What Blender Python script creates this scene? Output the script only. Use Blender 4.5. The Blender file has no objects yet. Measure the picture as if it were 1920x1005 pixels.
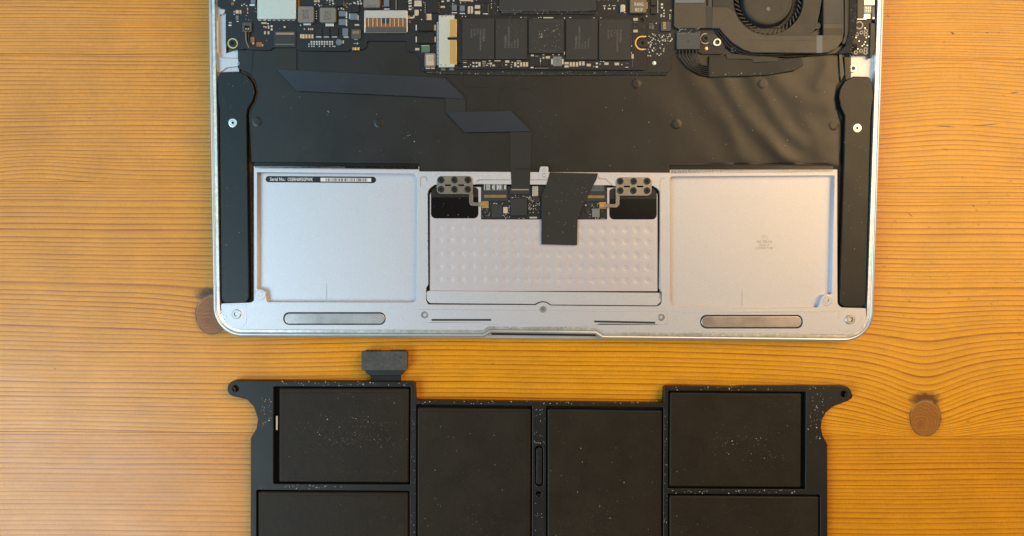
import bpy, bmesh, math, random
from mathutils import Vector, geometry
random.seed(7)
SC = bpy.context.scene
COL = SC.collection
# ------------------------------------------------------------------ camera, world, lamps, exposure
CAMZ, D, S = 0.343, 0.334, 0.463 / 1920          # camera height, reference distance, metres per photo pixel there
cam = bpy.data.cameras.new('camera'); cam.sensor_width = 36; cam.lens = 36 * D / 0.463
cam.clip_start = 0.01; cam.clip_end = 50
camo = bpy.data.objects.new('camera', cam); COL.objects.link(camo)
camo.location = (0, 0, CAMZ); SC.camera = camo
W = bpy.data.worlds.new('World'); SC.world = W; W.use_nodes = True
wb = W.node_tree.nodes['Background']; wb.inputs[0].default_value = (1.0, 0.86, 0.70, 1); wb.inputs[1].default_value = 0.12
def area(name, loc, target, sx, sy, power, color, spin=0):
    l = bpy.data.lights.new(name, 'AREA'); l.shape = 'RECTANGLE'; l.size = sx; l.size_y = sy
    l.energy = power; l.color = color
    o = bpy.data.objects.new(name, l); COL.objects.link(o); o.location = loc
    q = (Vector(target) - Vector(loc)).to_track_quat('-Z', 'Y'); o.rotation_mode = 'QUATERNION'
    from mathutils import Quaternion
    o.rotation_quaternion = q @ Quaternion((0, 0, 1), spin)
    return o
area('window_light', (-1.15, -0.70, 1.30), (-0.2, -0.1, 0), 0.9, 0.9, 18.5, (0.76, 0.93, 1.0), 0.6)
area('window_sky_light', (-1.35, 0.25, 1.55), (0, 0, 0), 1.5, 1.5, 15.5, (0.27, 0.72, 1.0))
area('warm_lamp', (0.76, 0.30, 0.84), (0.15, 0.02, 0), 0.75, 0.75, 10.0, (1.0, 0.66, 0.32))
area('ceiling_glow', (0.5, 0.8, 2.2), (0.1, 0, 0), 1.8, 1.6, 6.0, (1.0, 0.78, 0.52))
VS = SC.view_settings; VS.view_transform = 'Standard'; VS.look = 'None'; VS.exposure = -0.2; VS.gamma = 1.0
SC.render.engine = 'CYCLES'; SC.cycles.use_denoising = True
SC.cycles.max_bounces = 6

# ------------------------------------------------------------------ node helper
class X:
    """A socket with arithmetic."""
    def __init__(s, nt, sock): s.nt, s.s = nt, sock
    def m(s, op, *o):
        n = s.nt.nodes.new('ShaderNodeMath'); n.operation = op
        s.nt.links.new(s.s, n.inputs[0])
        for i, v in enumerate(o):
            if isinstance(v, X): s.nt.links.new(v.s, n.inputs[i + 1])
            else: n.inputs[i + 1].default_value = v
        return X(s.nt, n.outputs[0])
    def __add__(s, o): return s.m('ADD', o)
    def __sub__(s, o): return s.m('SUBTRACT', o)
    def __mul__(s, o): return s.m('MULTIPLY', o)
    def __truediv__(s, o): return s.m('DIVIDE', o)
def mapr(v, a, b, c, d, smooth=True):
    n = v.nt.nodes.new('ShaderNodeMapRange'); n.interpolation_type = 'SMOOTHSTEP' if smooth else 'LINEAR'
    v.nt.links.new(v.s, n.inputs[0])
    for i, q in enumerate((a, b, c, d)): n.inputs[i + 1].default_value = q
    return X(v.nt, n.outputs[0])
def comb(nt, x, y, z=0.0):
    n = nt.nodes.new('ShaderNodeCombineXYZ')
    for i, v in enumerate((x, y, z)):
        if isinstance(v, X): nt.links.new(v.s, n.inputs[i])
        else: n.inputs[i].default_value = v
    return n.outputs[0]
def noise(nt, vec, scale=1, detail=2, rough=0.5):
    n = nt.nodes.new('ShaderNodeTexNoise'); n.inputs['Scale'].default_value = scale
    n.inputs['Detail'].default_value = detail; n.inputs['Roughness'].default_value = rough
    nt.links.new(vec, n.inputs['Vector']); return X(nt, n.outputs[0])
def mix(nt, fac, a, b, mode='MIX'):
    n = nt.nodes.new('ShaderNodeMix'); n.data_type = 'RGBA'; n.blend_type = mode
    for v, k in ((fac, 0), (a, 6), (b, 7)):
        if isinstance(v, X): nt.links.new(v.s, n.inputs[k])
        elif isinstance(v, bpy.types.NodeSocket): nt.links.new(v, n.inputs[k])
        elif k == 0: n.inputs[0].default_value = v
        else: n.inputs[k].default_value = (*v, 1)
    return n.outputs[2]
def newmat(name):
    m = bpy.data.materials.new(name); m.use_nodes = True
    return m, m.node_tree, m.node_tree.nodes['Principled BSDF']
def objpos(nt, s=1000):
    g = nt.nodes.new('ShaderNodeTexCoord'); v = nt.nodes.new('ShaderNodeVectorMath'); v.operation = 'SCALE'
    nt.links.new(g.outputs['Object'], v.inputs[0]); v.inputs['Scale'].default_value = s
    return v.outputs[0]                                         # millimetres
def bump(nt, b, h, strength, dist=0.0001):
    n = nt.nodes.new('ShaderNodeBump'); n.inputs['Strength'].default_value = strength
    n.inputs['Distance'].default_value = dist
    nt.links.new(h.s, n.inputs['Height']); nt.links.new(n.outputs[0], b.inputs['Normal'])
MATS = {}
def mat(name, col, rough=0.5, metal=0.0, grain=0.0, gscale=1.5, dust=0.0, bmp=0.0, spec=0.5, blotch=0.0, dustcol=(0.42, 0.38, 0.32), rv=.12, wrk=0.0, haze=.35):
    """Painted, moulded or metal surface with grain, blotches, dust specks and fine relief."""
    m, nt, b = newmat(name); MATS[name] = m
    b.inputs['Metallic'].default_value = metal; b.inputs['Specular IOR Level'].default_value = spec
    p = objpos(nt); c = None
    n = noise(nt, p, gscale, 2); n2 = noise(nt, p, 0.07, 3, 0.6)
    f = mapr(n, 0.25, 0.75, 1 - grain, 1 + grain, False) * mapr(n2, 0.3, 0.7, 1 - blotch, 1 + blotch, False)
    c = mix(nt, 1.0, col, comb(nt, f, f, f), 'MULTIPLY')
    if dust:
        v = nt.nodes.new('ShaderNodeTexVoronoi'); v.inputs['Scale'].default_value = 0.85; nt.links.new(p, v.inputs['Vector'])
        sep = nt.nodes.new('ShaderNodeSeparateColor'); nt.links.new(v.outputs['Color'], sep.inputs[0])
        rad = mapr(X(nt, sep.outputs[0]), 0.80, 1.0, 0.0, 0.26, False)
        cloud = mapr(noise(nt, p, 0.05, 3), 0.42, 0.68, 0.15, 1.0)
        sp = mapr(rad * cloud - X(nt, v.outputs['Distance']), 0.0, 0.06, 0, 1)
        fine = mapr(noise(nt, p, 2.2, 3, .7), 0.55, 0.80, 0, 1) * cloud * haze
        c = mix(nt, (sp.m('MAXIMUM', fine)) * dust, c, dustcol)
    nt.links.new(c, b.inputs['Base Color'])
    r = mapr(n2, 0.3, 0.7, rough * (1 - rv), min(1, rough * (1 + rv)), False); nt.links.new(r.s, b.inputs['Roughness'])
    if bmp: bump(nt, b, noise(nt, p, gscale * 1.3, 2) + noise(nt, p, .22, 3, .6) * (wrk * 10), bmp)
    return m
mat('aluminium', (0.69, 0.685, 0.735), 0.48, 0.72, 0.11, 3.2, 0.0, 0.35, rv=.02)
mat('rim_metal', (0.74, 0.75, 0.77), 0.38, 0.8, 0.03, 1.2, 0.0, 0.1)
mat('lip_metal', (0.80, 0.79, 0.77), 0.33, 0.8, 0.22, 0.55, 0.0, 0.2, blotch=0.10)
mat('trackpad_metal', (0.72, 0.67, 0.71), 0.44, 0.65, 0.09, 3.0, 0.5, 0.3, rv=.02, dustcol=(0.9, 0.88, 0.85))
mat('bright_metal', (0.86, 0.85, 0.82), 0.28, 0.85, 0.05, 1.0)
mat('brushed_steel', (0.61, 0.565, 0.555), 0.33, 0.9, 0.10, 1.6, blotch=0.12)
mat('spring_steel', (0.50, 0.46, 0.40), 0.30, 0.9, 0.08, 1.0)
mat('groove_grime', (0.16, 0.12, 0.08), 0.6, 0.2, 0.5, 1.0)
mat('film', (0.012, 0.0105, 0.0085), 0.38, 0, 0.1, 2.0, 0.25, 0.2, spec=.6, wrk=.22)
mat('film_strip', (0.012, 0.012, 0.013), 0.22, 0, 0.1)
mat('ribbon', (0.026, 0.034, 0.047), 0.24, 0, 0.08, 2, 0.1, 0.1, spec=.6, wrk=.1)
mat('tape', (0.018, 0.018, 0.016), 0.5, 0, 0.1, 2, 0.35, 0.2)
mat('speaker_plastic', (0.006, 0.007, 0.008), 0.36, 0, 0.1, 3.0, 0.25, 0.5)
mat('board', (0.013, 0.013, 0.016), 0.42, 0, 0.25, 0.9, 0.5, 0.2)
mat('chip', (0.030, 0.030, 0.030), 0.45, 0, 0.08, 3.0, 0.15, 0.3)
mat('chip_black', (0.016, 0.016, 0.017), 0.4, 0, 0.08, 2.0)
mat('shield', (0.72, 0.73, 0.66), 0.45, 0.7, 0.05, 1.5)
mat('inductor', (0.22, 0.215, 0.21), 0.6, 0.1, 0.12, 2.0, 0, 0.4)
mat('inductor_tan', (0.23, 0.17, 0.10), 0.45, 0.3, 0.1, 2.0)
mat('solder', (0.86, 0.86, 0.83), 0.25, 0.6)
mat('beige', (0.60, 0.50, 0.38), 0.45, 0.0)
mat('gold', (0.85, 0.58, 0.22), 0.3, 0.85)
mat('copper', (0.30, 0.13, 0.05), 0.45, 0.2, 0.2)
mat('blue_part', (0.16, 0.20, 0.26), 0.4, 0.1)
mat('green_part', (0.10, 0.20, 0.14), 0.4, 0.1)
mat('grey_plastic', (0.085, 0.085, 0.088), 0.5, 0, 0.08, 2.0, 0.4, 0.3)
mat('grey_dark', (0.035, 0.037, 0.042), 0.4, 0, 0.08, 2.0, 0.2)
mat('heat_pipe', (0.085, 0.075, 0.062), 0.45, 0.25, 0.10, 1.6, 0.25, 0.3)
mat('heat_pipe_dull', (0.04, 0.045, 0.05), 0.4, 0.2, 0.06, 1.2)
mat('fan_plastic', (0.028, 0.028, 0.026), 0.42, 0, 0.05, 1.0, 0.1)
mat('fan_black', (0.008, 0.008, 0.008), 0.5)
mat('wire', (0.015, 0.015, 0.015), 0.32)
mat('foam', (0.035, 0.032, 0.028), 0.9, 0, 0.4, 1.2, 0.7, 1.0)
mat('glass_black', (0.006, 0.006, 0.006), 0.16, 0, 0, 1, 0.35)
mat('ink_white', (0.78, 0.80, 0.80), 0.5)
mat('ink_grey', (0.16, 0.16, 0.155), 0.6)
mat('ink_dark', (0.07, 0.07, 0.068), 0.6)
mat('ink_faint', (0.42, 0.36, 0.30), 0.5, 0.3)
mat('label_black', (0.012, 0.013, 0.014), 0.35)
mat('battery_plastic', (0.012, 0.011, 0.010), 0.40, 0, 0.1, 2.0, 0.5, 0.3, spec=.4)
mat('cell_wrap', (0.024, 0.0178, 0.0112), 0.46, 0, 0.2, 2.5, 0.5, 0.5, blotch=0.12, spec=.2, wrk=.2, haze=.3)
mat('battery_plug', (0.068, 0.066, 0.064), 0.55, 0, 0.3, 1.0, 0.5, 0.4, blotch=0.2)
mat('film_rim_brown', (0.075, 0.05, 0.018), 0.4)
mat('hole_black', (0.004, 0.004, 0.004), 0.7)
mat('dust_white', (0.72, 0.69, 0.62), 0.8)
mat('dust_dim', (0.20, 0.18, 0.16), 0.9)
mat('wood_mark', (0.20, 0.085, 0.02), 0.5)
M = MATS

# ------------------------------------------------------------------ photo pixel -> point on a plane z = a + b*y
LA, LB = 0.00926, 0.0537                   # the laptop's upturned rim: a wedge, thick at the hinge side
class Base:
    def __init__(s, a, b, loc): s.a, s.b, s.loc = a, b, Vector(loc)
    def at(s, px, py, h=0.0):               # h in millimetres above the plane
        a = s.a + h * 1e-3; k = -(py - 502.5) * S / D
        y = k * (CAMZ - a) / (1 + k * s.b); z = a + s.b * y
        return Vector(((px - 960) * S / D * (CAMZ - z), y, z))
LAP = Base(LA, LB, (0.014, 0.05, 0))
BAT = Base(0.0, 0.0, (0.012, -0.11, 0))
TAB = Base(0.0, 0.0, (0, 0, 0))
def tagged(o, label=None, cat=None, kind=None, group=None):
    if label: o['label'] = label
    if cat: o['category'] = cat
    if kind: o['kind'] = kind
    if group: o['group'] = group
    return o
def link(name, me, mats, parent):
    for mm in (mats if isinstance(mats, (list, tuple)) else [mats]): me.materials.append(mm)
    o = bpy.data.objects.new(name, me); COL.objects.link(o)
    if parent: o.parent = parent
    return o
def rpoly(pts, n=5):
    """Corners (x, y) or (x, y, radius) -> points."""
    out = []; N = len(pts)
    for i in range(N):
        p = pts[i]; P = Vector(p[:2]); r = p[2] if len(p) > 2 else 0
        if r <= 0: out.append((P.x, P.y)); continue
        A = (Vector(pts[i - 1][:2]) - P); B = (Vector(pts[(i + 1) % N][:2]) - P)
        la, lb = A.length, B.length; A.normalize(); B.normalize()
        ang = A.angle(B); d = min(r / math.tan(ang / 2), la * .49, lb * .49); rr = d * math.tan(ang / 2)
        C = P + (A + B).normalized() * (rr / math.sin(ang / 2))
        a0 = math.atan2(*(P + A * d - C).yx); a1 = math.atan2(*(P + B * d - C).yx)
        da = (a1 - a0 + math.pi) % (2 * math.pi) - math.pi
        k = max(n, int(abs(da) * rr / 5))
        for j in range(k + 1):
            t = a0 + da * j / k; out.append((C.x + rr * math.cos(t), C.y + rr * math.sin(t)))
    return out
def circ(cx, cy, r, n=20): return [(cx + r * math.cos(6.28318 * i / n), cy + r * math.sin(6.28318 * i / n)) for i in range(n)]
def rect(x0, y0, x1, y1, r=0): return [(x0, y0, r), (x1, y0, r), (x1, y1, r), (x0, y1, r)]
def inset(pts, d):
    """Shrink a clockwise-on-screen outline by d pixels."""
    N = len(pts); out = []
    ar = sum(pts[i][0] * pts[(i + 1) % N][1] - pts[(i + 1) % N][0] * pts[i][1] for i in range(N))
    sg = 1 if ar > 0 else -1
    for i in range(N):
        p0, p1, p2 = Vector(pts[i - 1]), Vector(pts[i]), Vector(pts[(i + 1) % N])
        a, b = (p1 - p0), (p2 - p1)
        if a.length < 1e-6 or b.length < 1e-6: continue
        a.normalize(); b.normalize()
        na, nb = Vector((-a.y, a.x)), Vector((-b.y, b.x)); n = na + nb
        if n.length < 1e-6: continue
        n.normalize(); out.append(tuple(p1 + n * (sg * d / max(.4, n.dot(na)))))
    return out
def slab(name, parent, pts, h, t, m, holes=(), bev=0.0, base=LAP, zmin=None, res=1, label=None, smooth=False):
    """A plate: pixel outline of its top face at height h (mm), thickness t (mm), softened edges."""
    cu = bpy.data.curves.new(name, 'CURVE'); cu.dimensions = '2D'; cu.fill_mode = 'BOTH'
    bev = min(bev, t * .45)
    cu.extrude = t / 2 - bev; cu.bevel_depth = bev; cu.bevel_resolution = res; cu.offset = -bev
    for ring in [pts] + list(holes):
        q = rpoly(ring); sp = cu.splines.new('POLY'); sp.points.add(len(q) - 1); sp.use_cyclic_u = True
        for i, (x, y) in enumerate(q):
            v = base.at(x, y, h); sp.points[i].co = (v.x * 1e3, v.y * 1e3, 0, 1)
    o = bpy.data.objects.new('tmp', cu); me = bpy.data.meshes.new_from_object(o); me.name = name
    bpy.data.objects.remove(o); bpy.data.curves.remove(cu); me.materials.clear()
    for v in me.vertices:
        x, y = v.co.x * 1e-3, v.co.y * 1e-3; z = (v.co.z - t / 2 + h) * 1e-3 + base.a + base.b * y
        if zmin is not None: z = max(z, zmin)
        v.co = Vector((x, y, z)) - base.loc
    if smooth:
        me.shade_smooth()
    ob = link(name, me, m, parent)
    if label: ob['label'] = label
    return ob
def lathe(name, parent, cx, cy, prof, m, base=LAP, n=24, mats_by=None):
    """Turned part: prof = [(radius px, height mm)...] from outside to centre."""
    c = base.at(cx, cy, 0); bm = bmesh.new(); rings = []
    for r, h in prof:
        rr = r * S * (CAMZ - c.z) / D
        if r <= 0: rings.append([bm.verts.new((c.x, c.y, c.z + h * 1e-3))]); continue
        ring = []
        for i in range(n):
            a = 6.283185 * i / n; x, y = c.x + rr * math.cos(a), c.y + rr * math.sin(a)
            ring.append(bm.verts.new((x, y, c.z + h * 1e-3 + base.b * (y - c.y))))
        rings.append(ring)
    for j in range(len(rings) - 1):
        A, B = rings[j], rings[j + 1]
        for i in range(n):
            if len(B) == 1: f = bm.faces.new((A[i], A[(i + 1) % n], B[0]))
            else: f = bm.faces.new((A[i], A[(i + 1) % n], B[(i + 1) % n], B[i]))
            if mats_by: f.material_index = mats_by[j]
    bmesh.ops.recalc_face_normals(bm, faces=bm.faces)
    for v in bm.verts: v.co -= base.loc
    me = bpy.data.meshes.new(name); bm.to_mesh(me); bm.free()
    return link(name, me, m, parent)
def bits(name, parent, items, mats, base=LAP, kind='stuff', ox=0, oy=0, sc=1.0):
    """Tiny soldered pieces in one mesh: (cx, cy, w, d, h_top, t, material index)."""
    bm = bmesh.new()
    for cx, cy, w, d, h, t, k in items:
        cx, cy, w, d = ox + cx / sc, oy + cy / sc, w / sc, d / sc
        i = .12 * min(w, d); tp = []; bt = []; top = []
        for sx, sy in ((-1, -1), (1, -1), (1, 1), (-1, 1)):
            v = base.at(cx + sx * w / 2, cy + sy * d / 2, h); u = base.at(cx + sx * (w / 2 - i), cy + sy * (d / 2 - i), h)
            bt.append(bm.verts.new(v - base.loc - Vector((0, 0, t * 1e-3)))); tp.append(bm.verts.new(v - base.loc - Vector((0, 0, .25 * t * 1e-3))))
            top.append(bm.verts.new(u - base.loc))
        fs = [bm.faces.new(top[::-1])]
        for a, b in ((bt, tp), (tp, top)):
            for q in range(4): fs.append(bm.faces.new((a[q], b[q], b[(q + 1) % 4], a[(q + 1) % 4])))
        for f in fs: f.material_index = k
    bmesh.ops.recalc_face_normals(bm, faces=bm.faces)
    me = bpy.data.meshes.new(name); bm.to_mesh(me); bm.free()
    o = link(name, me, mats, parent)
    if kind: o['kind'] = kind
    return o
def text(name, parent, s, cx, cy, size, rot, h, m, base=LAP, align='LEFT', squeeze=1.0, bold=0.0):
    cu = bpy.data.curves.new(name, 'FONT'); cu.body = s; cu.size = 1; cu.align_x = align; cu.resolution_u = 2; cu.space_line = .95; cu.offset = bold
    o = bpy.data.objects.new('tmp', cu); me = bpy.data.meshes.new_from_object(o); me.materials.clear()
    bpy.data.objects.remove(o); bpy.data.curves.remove(cu); c, sn = math.cos(math.radians(rot)), math.sin(math.radians(rot))
    for v in me.vertices:
        u, w = v.co.x * size * squeeze, v.co.y * size
        v.co = base.at(cx + u * c + w * sn, cy + u * sn - w * c, h) - base.loc
    me.name = name
    return link(name, me, m, parent)
def tube(name, parent, path, r, m, base=LAP, n=8):
    """Round wire along pixel points (x, y, h mm), radius in mm."""
    P = [base.at(*p) - base.loc for p in path]; Q = []
    for i in range(len(P) - 1):
        p0, p1, p2, p3 = P[max(i - 1, 0)], P[i], P[i + 1], P[min(i + 2, len(P) - 1)]
        for k in range(5):
            t = k / 5; Q.append(.5 * ((2 * p1) + (p2 - p0) * t + (2 * p0 - 5 * p1 + 4 * p2 - p3) * t * t + (3 * p1 - p0 - 3 * p2 + p3) * t ** 3))
    Q.append(P[-1]); bm = bmesh.new(); prev = None
    for i, q in enumerate(Q):
        d = (Q[min(i + 1, len(Q) - 1)] - Q[max(i - 1, 0)]).normalized(); u = d.cross(Vector((0, 0, 1)))
        u = u.normalized() if u.length > 1e-6 else Vector((1, 0, 0)); w = u.cross(d)
        ring = [bm.verts.new(q + (u * math.cos(6.28318 * k / n) + w * math.sin(6.28318 * k / n)) * r * 1e-3) for k in range(n)]
        if prev:
            for k in range(n): bm.faces.new((prev[k], prev[(k + 1) % n], ring[(k + 1) % n], ring[k])).smooth = True
        prev = ring
    bmesh.ops.recalc_face_normals(bm, faces=bm.faces)
    me = bpy.data.meshes.new(name); bm.to_mesh(me); bm.free(); return link(name, me, m, parent)
def relief(name, parent, pts, h, m, hf, spacing, extra=(), base=LAP, xr=None):
    """A sheet inside a pixel outline whose height (mm) follows hf(px, py)."""
    q = rpoly(pts); pts2 = [Vector(p) for p in q]; n = len(q); edges = [(i, (i + 1) % n) for i in range(n)]
    x0, x1 = min(p[0] for p in q), max(p[0] for p in q); y0, y1 = min(p[1] for p in q), max(p[1] for p in q)
    inside = []
    def isin(x, y):
        c = False
        for i in range(n):
            (ax, ay), (bx, by) = q[i - 1], q[i]
            if (ay > y) != (by > y) and x < (bx - ax) * (y - ay) / (by - ay) + ax: c = not c
        return c
    y = y0 + spacing(x0) / 2
    x = x0
    while x < x1:
        st = spacing(x); y = y0 + st / 2
        while y < y1:
            if isin(x, y): inside.append(Vector((x, y)))
            y += st
        x += st
    for e in extra:
        if isin(*e): inside.append(Vector(e))
    vs, es, fs, *_ = geometry.delaunay_2d_cdt(pts2 + inside, edges, [list(range(n))], 1, 1e-4)
    me = bpy.data.meshes.new(name)
    me.from_pydata([base.at(v.x, v.y, h + hf(v.x, v.y)) - base.loc for v in vs], [], [list(f)[::-1] for f in fs])
    me.update()
    if me.polygons and sum(p.normal.z for p in me.polygons) < 0: me.flip_normals()
    me.shade_smooth()
    return link(name, me, m, parent)
def empty(name, loc):
    o = bpy.data.objects.new(name, None); COL.objects.link(o); o.location = loc; o.empty_display_size = .02; return o
def screw(parent, cx, cy, r, h, ring='bright_metal', core='hole_black', inner=.55, name='screw', depth=.5):
    return lathe(name, parent, cx, cy, [(r, h - 1), (r, h - .12), (r * .9, h), (r * inner, h), (r * inner * .85, h - depth), (0, h - depth)], [M[ring], M[core]], mats_by=[0, 0, 0, 1, 1])

# ------------------------------------------------------------------ the wooden tabletop: glued planks
def wood(name, freq, off, early, late, knots=(), seed=0.0, wig=1.0):
    m, nt, b = newmat(name)
    g = nt.nodes.new('ShaderNodeNewGeometry'); sp = nt.nodes.new('ShaderNodeSeparateXYZ'); nt.links.new(g.outputs['Position'], sp.inputs[0])
    x = X(nt, sp.outputs[0]) * 1000; y = X(nt, sp.outputs[1]) * 1000
    ph = y + x * 0.0055
    ph = ph + (noise(nt, comb(nt, x * .006, y * .012, seed), 1, 1) - .5) * (7 * wig)
    ph = ph + (noise(nt, comb(nt, x * .03, y * .08, seed + 5), 1, 2) - .5) * (.6 * wig)
    kmask = None; crown = None; kcol = None
    for (kx, ky, A, sx, up, dn, R) in knots:
        dx = x - kx; dy = y - ky
        bell = (((dx / sx) * (dx / sx)) + 1).m('POWER', -1.3)
        g_ = dy.m('MAXIMUM', 0.0) * (1 / up) - dy.m('MINIMUM', 0.0) * (1 / dn)
        v = (g_ * g_ * -1).m('EXPONENT')
        ph = ph + bell * v * A
        if R:
            wob = (noise(nt, comb(nt, dx * .25, dy * .25, seed + 9), 1, 2) - .5) * .35 * R
            ex = dx / 0.93; ey = dy / 1.08
            r = ((ex * ex) + (ey * ey)).m('SQRT') + wob * .4
            km = mapr(r, R * 1.0, R * 1.05, 1, 0)
            ox, oy = dx + R * .25, dy + R * .35
            rr = ((ox * ox) + (oy * oy)).m('SQRT') + wob
            rings = mapr(((rr * .75) + (noise(nt, comb(nt, dx * .12, dy * .12, 3), 1, 2)) * 3).m('FRACT'), .45, .95, 0, 1)
            heart = mapr(rr, .0, R * .35, 1, 0)
            kc = mix(nt, rings * .5, (0.37, 0.135, 0.022), (0.19, 0.058, 0.009)); kc = mix(nt, heart * .5, kc, (0.22, 0.075, 0.012))
            edge = mapr(r, R * .86, R * .95, 0, 1) * mapr(dy, -R * .2, R * .7, .15, .8)
            kc = mix(nt, edge, kc, (0.46, 0.23, 0.08))
            rim = mapr((r - R * 1.0).m('ABSOLUTE'), R * .0, R * .07, 1, 0) * mapr(noise(nt, comb(nt, dx * .3, dy * .3, 7), 1, 2), .35, .6, .1, .9)
            kc = mix(nt, rim, kc, (0.10, 0.032, 0.008))
            cx2 = dx / (R * .85); cy2 = (dy - R * 1.10) / (R * .42)
            cr = mapr((cx2 * cx2) + (cy2 * cy2) + (noise(nt, comb(nt, dx * .5, dy * .5), 1, 2) - .5) * 1.2, .1, 1.9, .92, 0)
            halo = mapr(r, R * 1.0, R * 1.35, .22, 0)
            cr = cr.m('MAXIMUM', halo)
            kmask = km if kmask is None else kmask.m('MAXIMUM', km)
            kcol = kc if kcol is None else mix(nt, km, kcol, kc)
            crown = cr if crown is None else crown.m('MAXIMUM', cr)
    # ring spacing that wanders, then the saw-tooth of early to late wood
    ph2 = ph * freq + (noise(nt, comb(nt, 0.0, ph * .055, seed + 2), 1, 1) - .5) * (9.5 * freq) + (noise(nt, comb(nt, 0.0, ph * .22, seed + 4), 1, 0) - .5) * (2.2 * freq) + off
    t = ph2.m('FRACT'); idx = ph2.m('FLOOR')
    wn = nt.nodes.new('ShaderNodeTexWhiteNoise'); wn.noise_dimensions = '1D'; nt.links.new(idx.s, wn.inputs['W']); rnd = X(nt, wn.outputs[0])
    soft = mapr(t, .10, .80, 0, .34); dark = mapr(t, .68, .88, 0, 1) * mapr(t, .91, .995, 1, 0)
    amt = (soft * mapr(t, .9, 1.0, 1, 0) + dark * mapr(rnd, 0, 1, .35, 1.0, False)).m('MINIMUM', 1.0)
    amt = amt * mapr(noise(nt, comb(nt, x * .02, y * .5, seed + 11), 1, 2), .3, .7, .75, 1.1)
    c = mix(nt, amt, early, late)
    fib = noise(nt, comb(nt, x * .12, y * 3.6, seed), 1, 3, .65); ff = mapr(fib, .3, .7, .85, 1.12, False)
    sh = mapr(noise(nt, comb(nt, x * .05, y * .035, seed + 20), 1, 3), .3, .7, .92, 1.06, False)
    cross = mapr(noise(nt, comb(nt, x * 1.3, y * .5, seed + 30), 1, 3), .3, .7, .93, 1.05, False)
    f = ff * sh * cross; c = mix(nt, 1.0, c, comb(nt, f, f, f), 'MULTIPLY')
    fl = mapr(noise(nt, comb(nt, x * .35, y * 1.3, seed + 40), 1, 2), .72, .80, 0, .55); c = mix(nt, fl, c, tuple(v * .6 for v in late))
    if kmask is not None:
        c = mix(nt, crown, c, (0.075, 0.022, 0.006)); c = mix(nt, kmask, c, kcol)
    nt.links.new(c, b.inputs['Base Color'])
    b.inputs['Specular IOR Level'].default_value = 0.5
    rg = mapr(noise(nt, comb(nt, x * .03, y * .05, 1), 1, 3), .3, .7, .22, .30, False); nt.links.new(rg.s, b.inputs['Roughness'])
    bump(nt, b, fib * .5 - amt * .5, .35, 0.0001)
    return m
TABLE = empty('tabletop', (0, 0, 0)); tagged(TABLE, 'varnished pine tabletop of glued horizontal boards with round knots', kind='structure')
def seam(y0, x):                                   # boards run very slightly downhill to the right
    return y0 + 10 * x / 1920
K1 = TAB.at(1735, 784); K2 = TAB.at(398, 590)
planks = [(-620, -330, .45, 0), (-330, 101, .70, 0), (101, 340, .52, 0), (340, 809, .47, 1), (809, 1270, .50, 0), (1270, 1700, .36, 0)]
E, L_ = (0.86, 0.366, 0.014), (0.43, 0.118, 0.004)
tint = [1, .98, 1.0, 1.0, .88, 1]
for i, (ya, yb, fr, kn) in enumerate(planks):
    ks = [(K1.x * 1e3, K1.y * 1e3, 13, 28, 36, 9, 7.8), (K2.x * 1e3, K2.y * 1e3, 3.5, 26, 18, 12, 8.4)] if kn else []
    if i == 2: ks = [(TAB.at(1790, 190).x * 1e3, TAB.at(1790, 190).y * 1e3, -4.5, 40, 30, 30, 0), (TAB.at(60, 300).x * 1e3, TAB.at(60, 330).y * 1e3, -3.5, 30, 14, 14, 0)]
    k = tint[i]
    mm = wood('wood_%d' % i, fr, i * .37, (E[0] * k, E[1] * k * (.95 if i == 4 else 1), E[2] * k), L_, ks, seed=i * 13.7, wig=(1.0, 1.0, .9, .7, .8, 1)[i])
    slab('plank', TABLE, [(-900, seam(ya, -900) + .25), (2820, seam(ya, 2820) + .25), (2820, seam(yb, 2820) - .25), (-900, seam(yb, -900) - .25)], 0, 24, mm, bev=.08, base=TAB)

# ------------------------------------------------------------------ the laptop, lying on its lid
LT = empty('laptop', LAP.loc); tagged(LT, 'silver aluminium laptop lying upside down with its bottom cover taken off', 'laptop')
OUT = rpoly([(388, -90), (400, 630.5, 56), (907, 632.5), (921, 624.5), (1116, 627), (1129, 635.5), (1637, 641, 56), (1662, -90)], 10)
LIDO = rpoly([(388, -90), (400, 630, 56), (1637, 640, 56), (1662, -90)], 10)
IN1 = inset(OUT, 7); IN2 = inset(OUT, 13)
lidb = Base(0.0034, 0.0, LAP.loc)
slab('display_lid', LT, inset(rpoly([(398, -90), (402, 631.5, 54), (1635, 641, 54), (1646, -90)], 10), 0), 0, 3.4, M['rim_metal'], bev=.5, base=lidb)
CASE = slab('case', LT, OUT, 0, 12, M['rim_metal'], [IN1], bev=.8, zmin=.0037, res=3)
slab('lip', CASE, inset(OUT, 7.4), -.35, 3, M['lip_metal'], [IN2], bev=.15)
slab('case_floor', CASE, inset(OUT, 8), -4.4, .3, M['groove_grime'])
slab('notch_gap_shade', CASE, [(915, 612), (1122, 615), (1117, 630.2), (922, 628)], 0, 1.5, M['hole_black'], base=Base(0.0052, 0.0, LAP.loc))  # black slab added to draw the shadow in the gap between case and lid
IN3 = inset(OUT, 14.2)
low = [p for p in IN3 if p[1] > 330]
deck_out = [(476, 316.5), (478.5, 567, 11), (414.5, 569, 3)] + rpoly([(413.2, 572), (413.5, 617.5, 42), (905, 619.5), (918, 612), (1110, 615), (1130, 623.5), (1624, 627.5, 44), (1625, 580)], 10)[1:-1] + [(1623.5, 578, 2), (1570.5, 576.5, 11), (1569, 322.5), (1256, 326), (1256, 324), (786, 321.5), (786, 318.5)]
h_plL = [(482, 323), (783, 326, 10), (781, 567, 10), (500, 566.5, 4), (498, 551, 9), (481.5, 541)]
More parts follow.
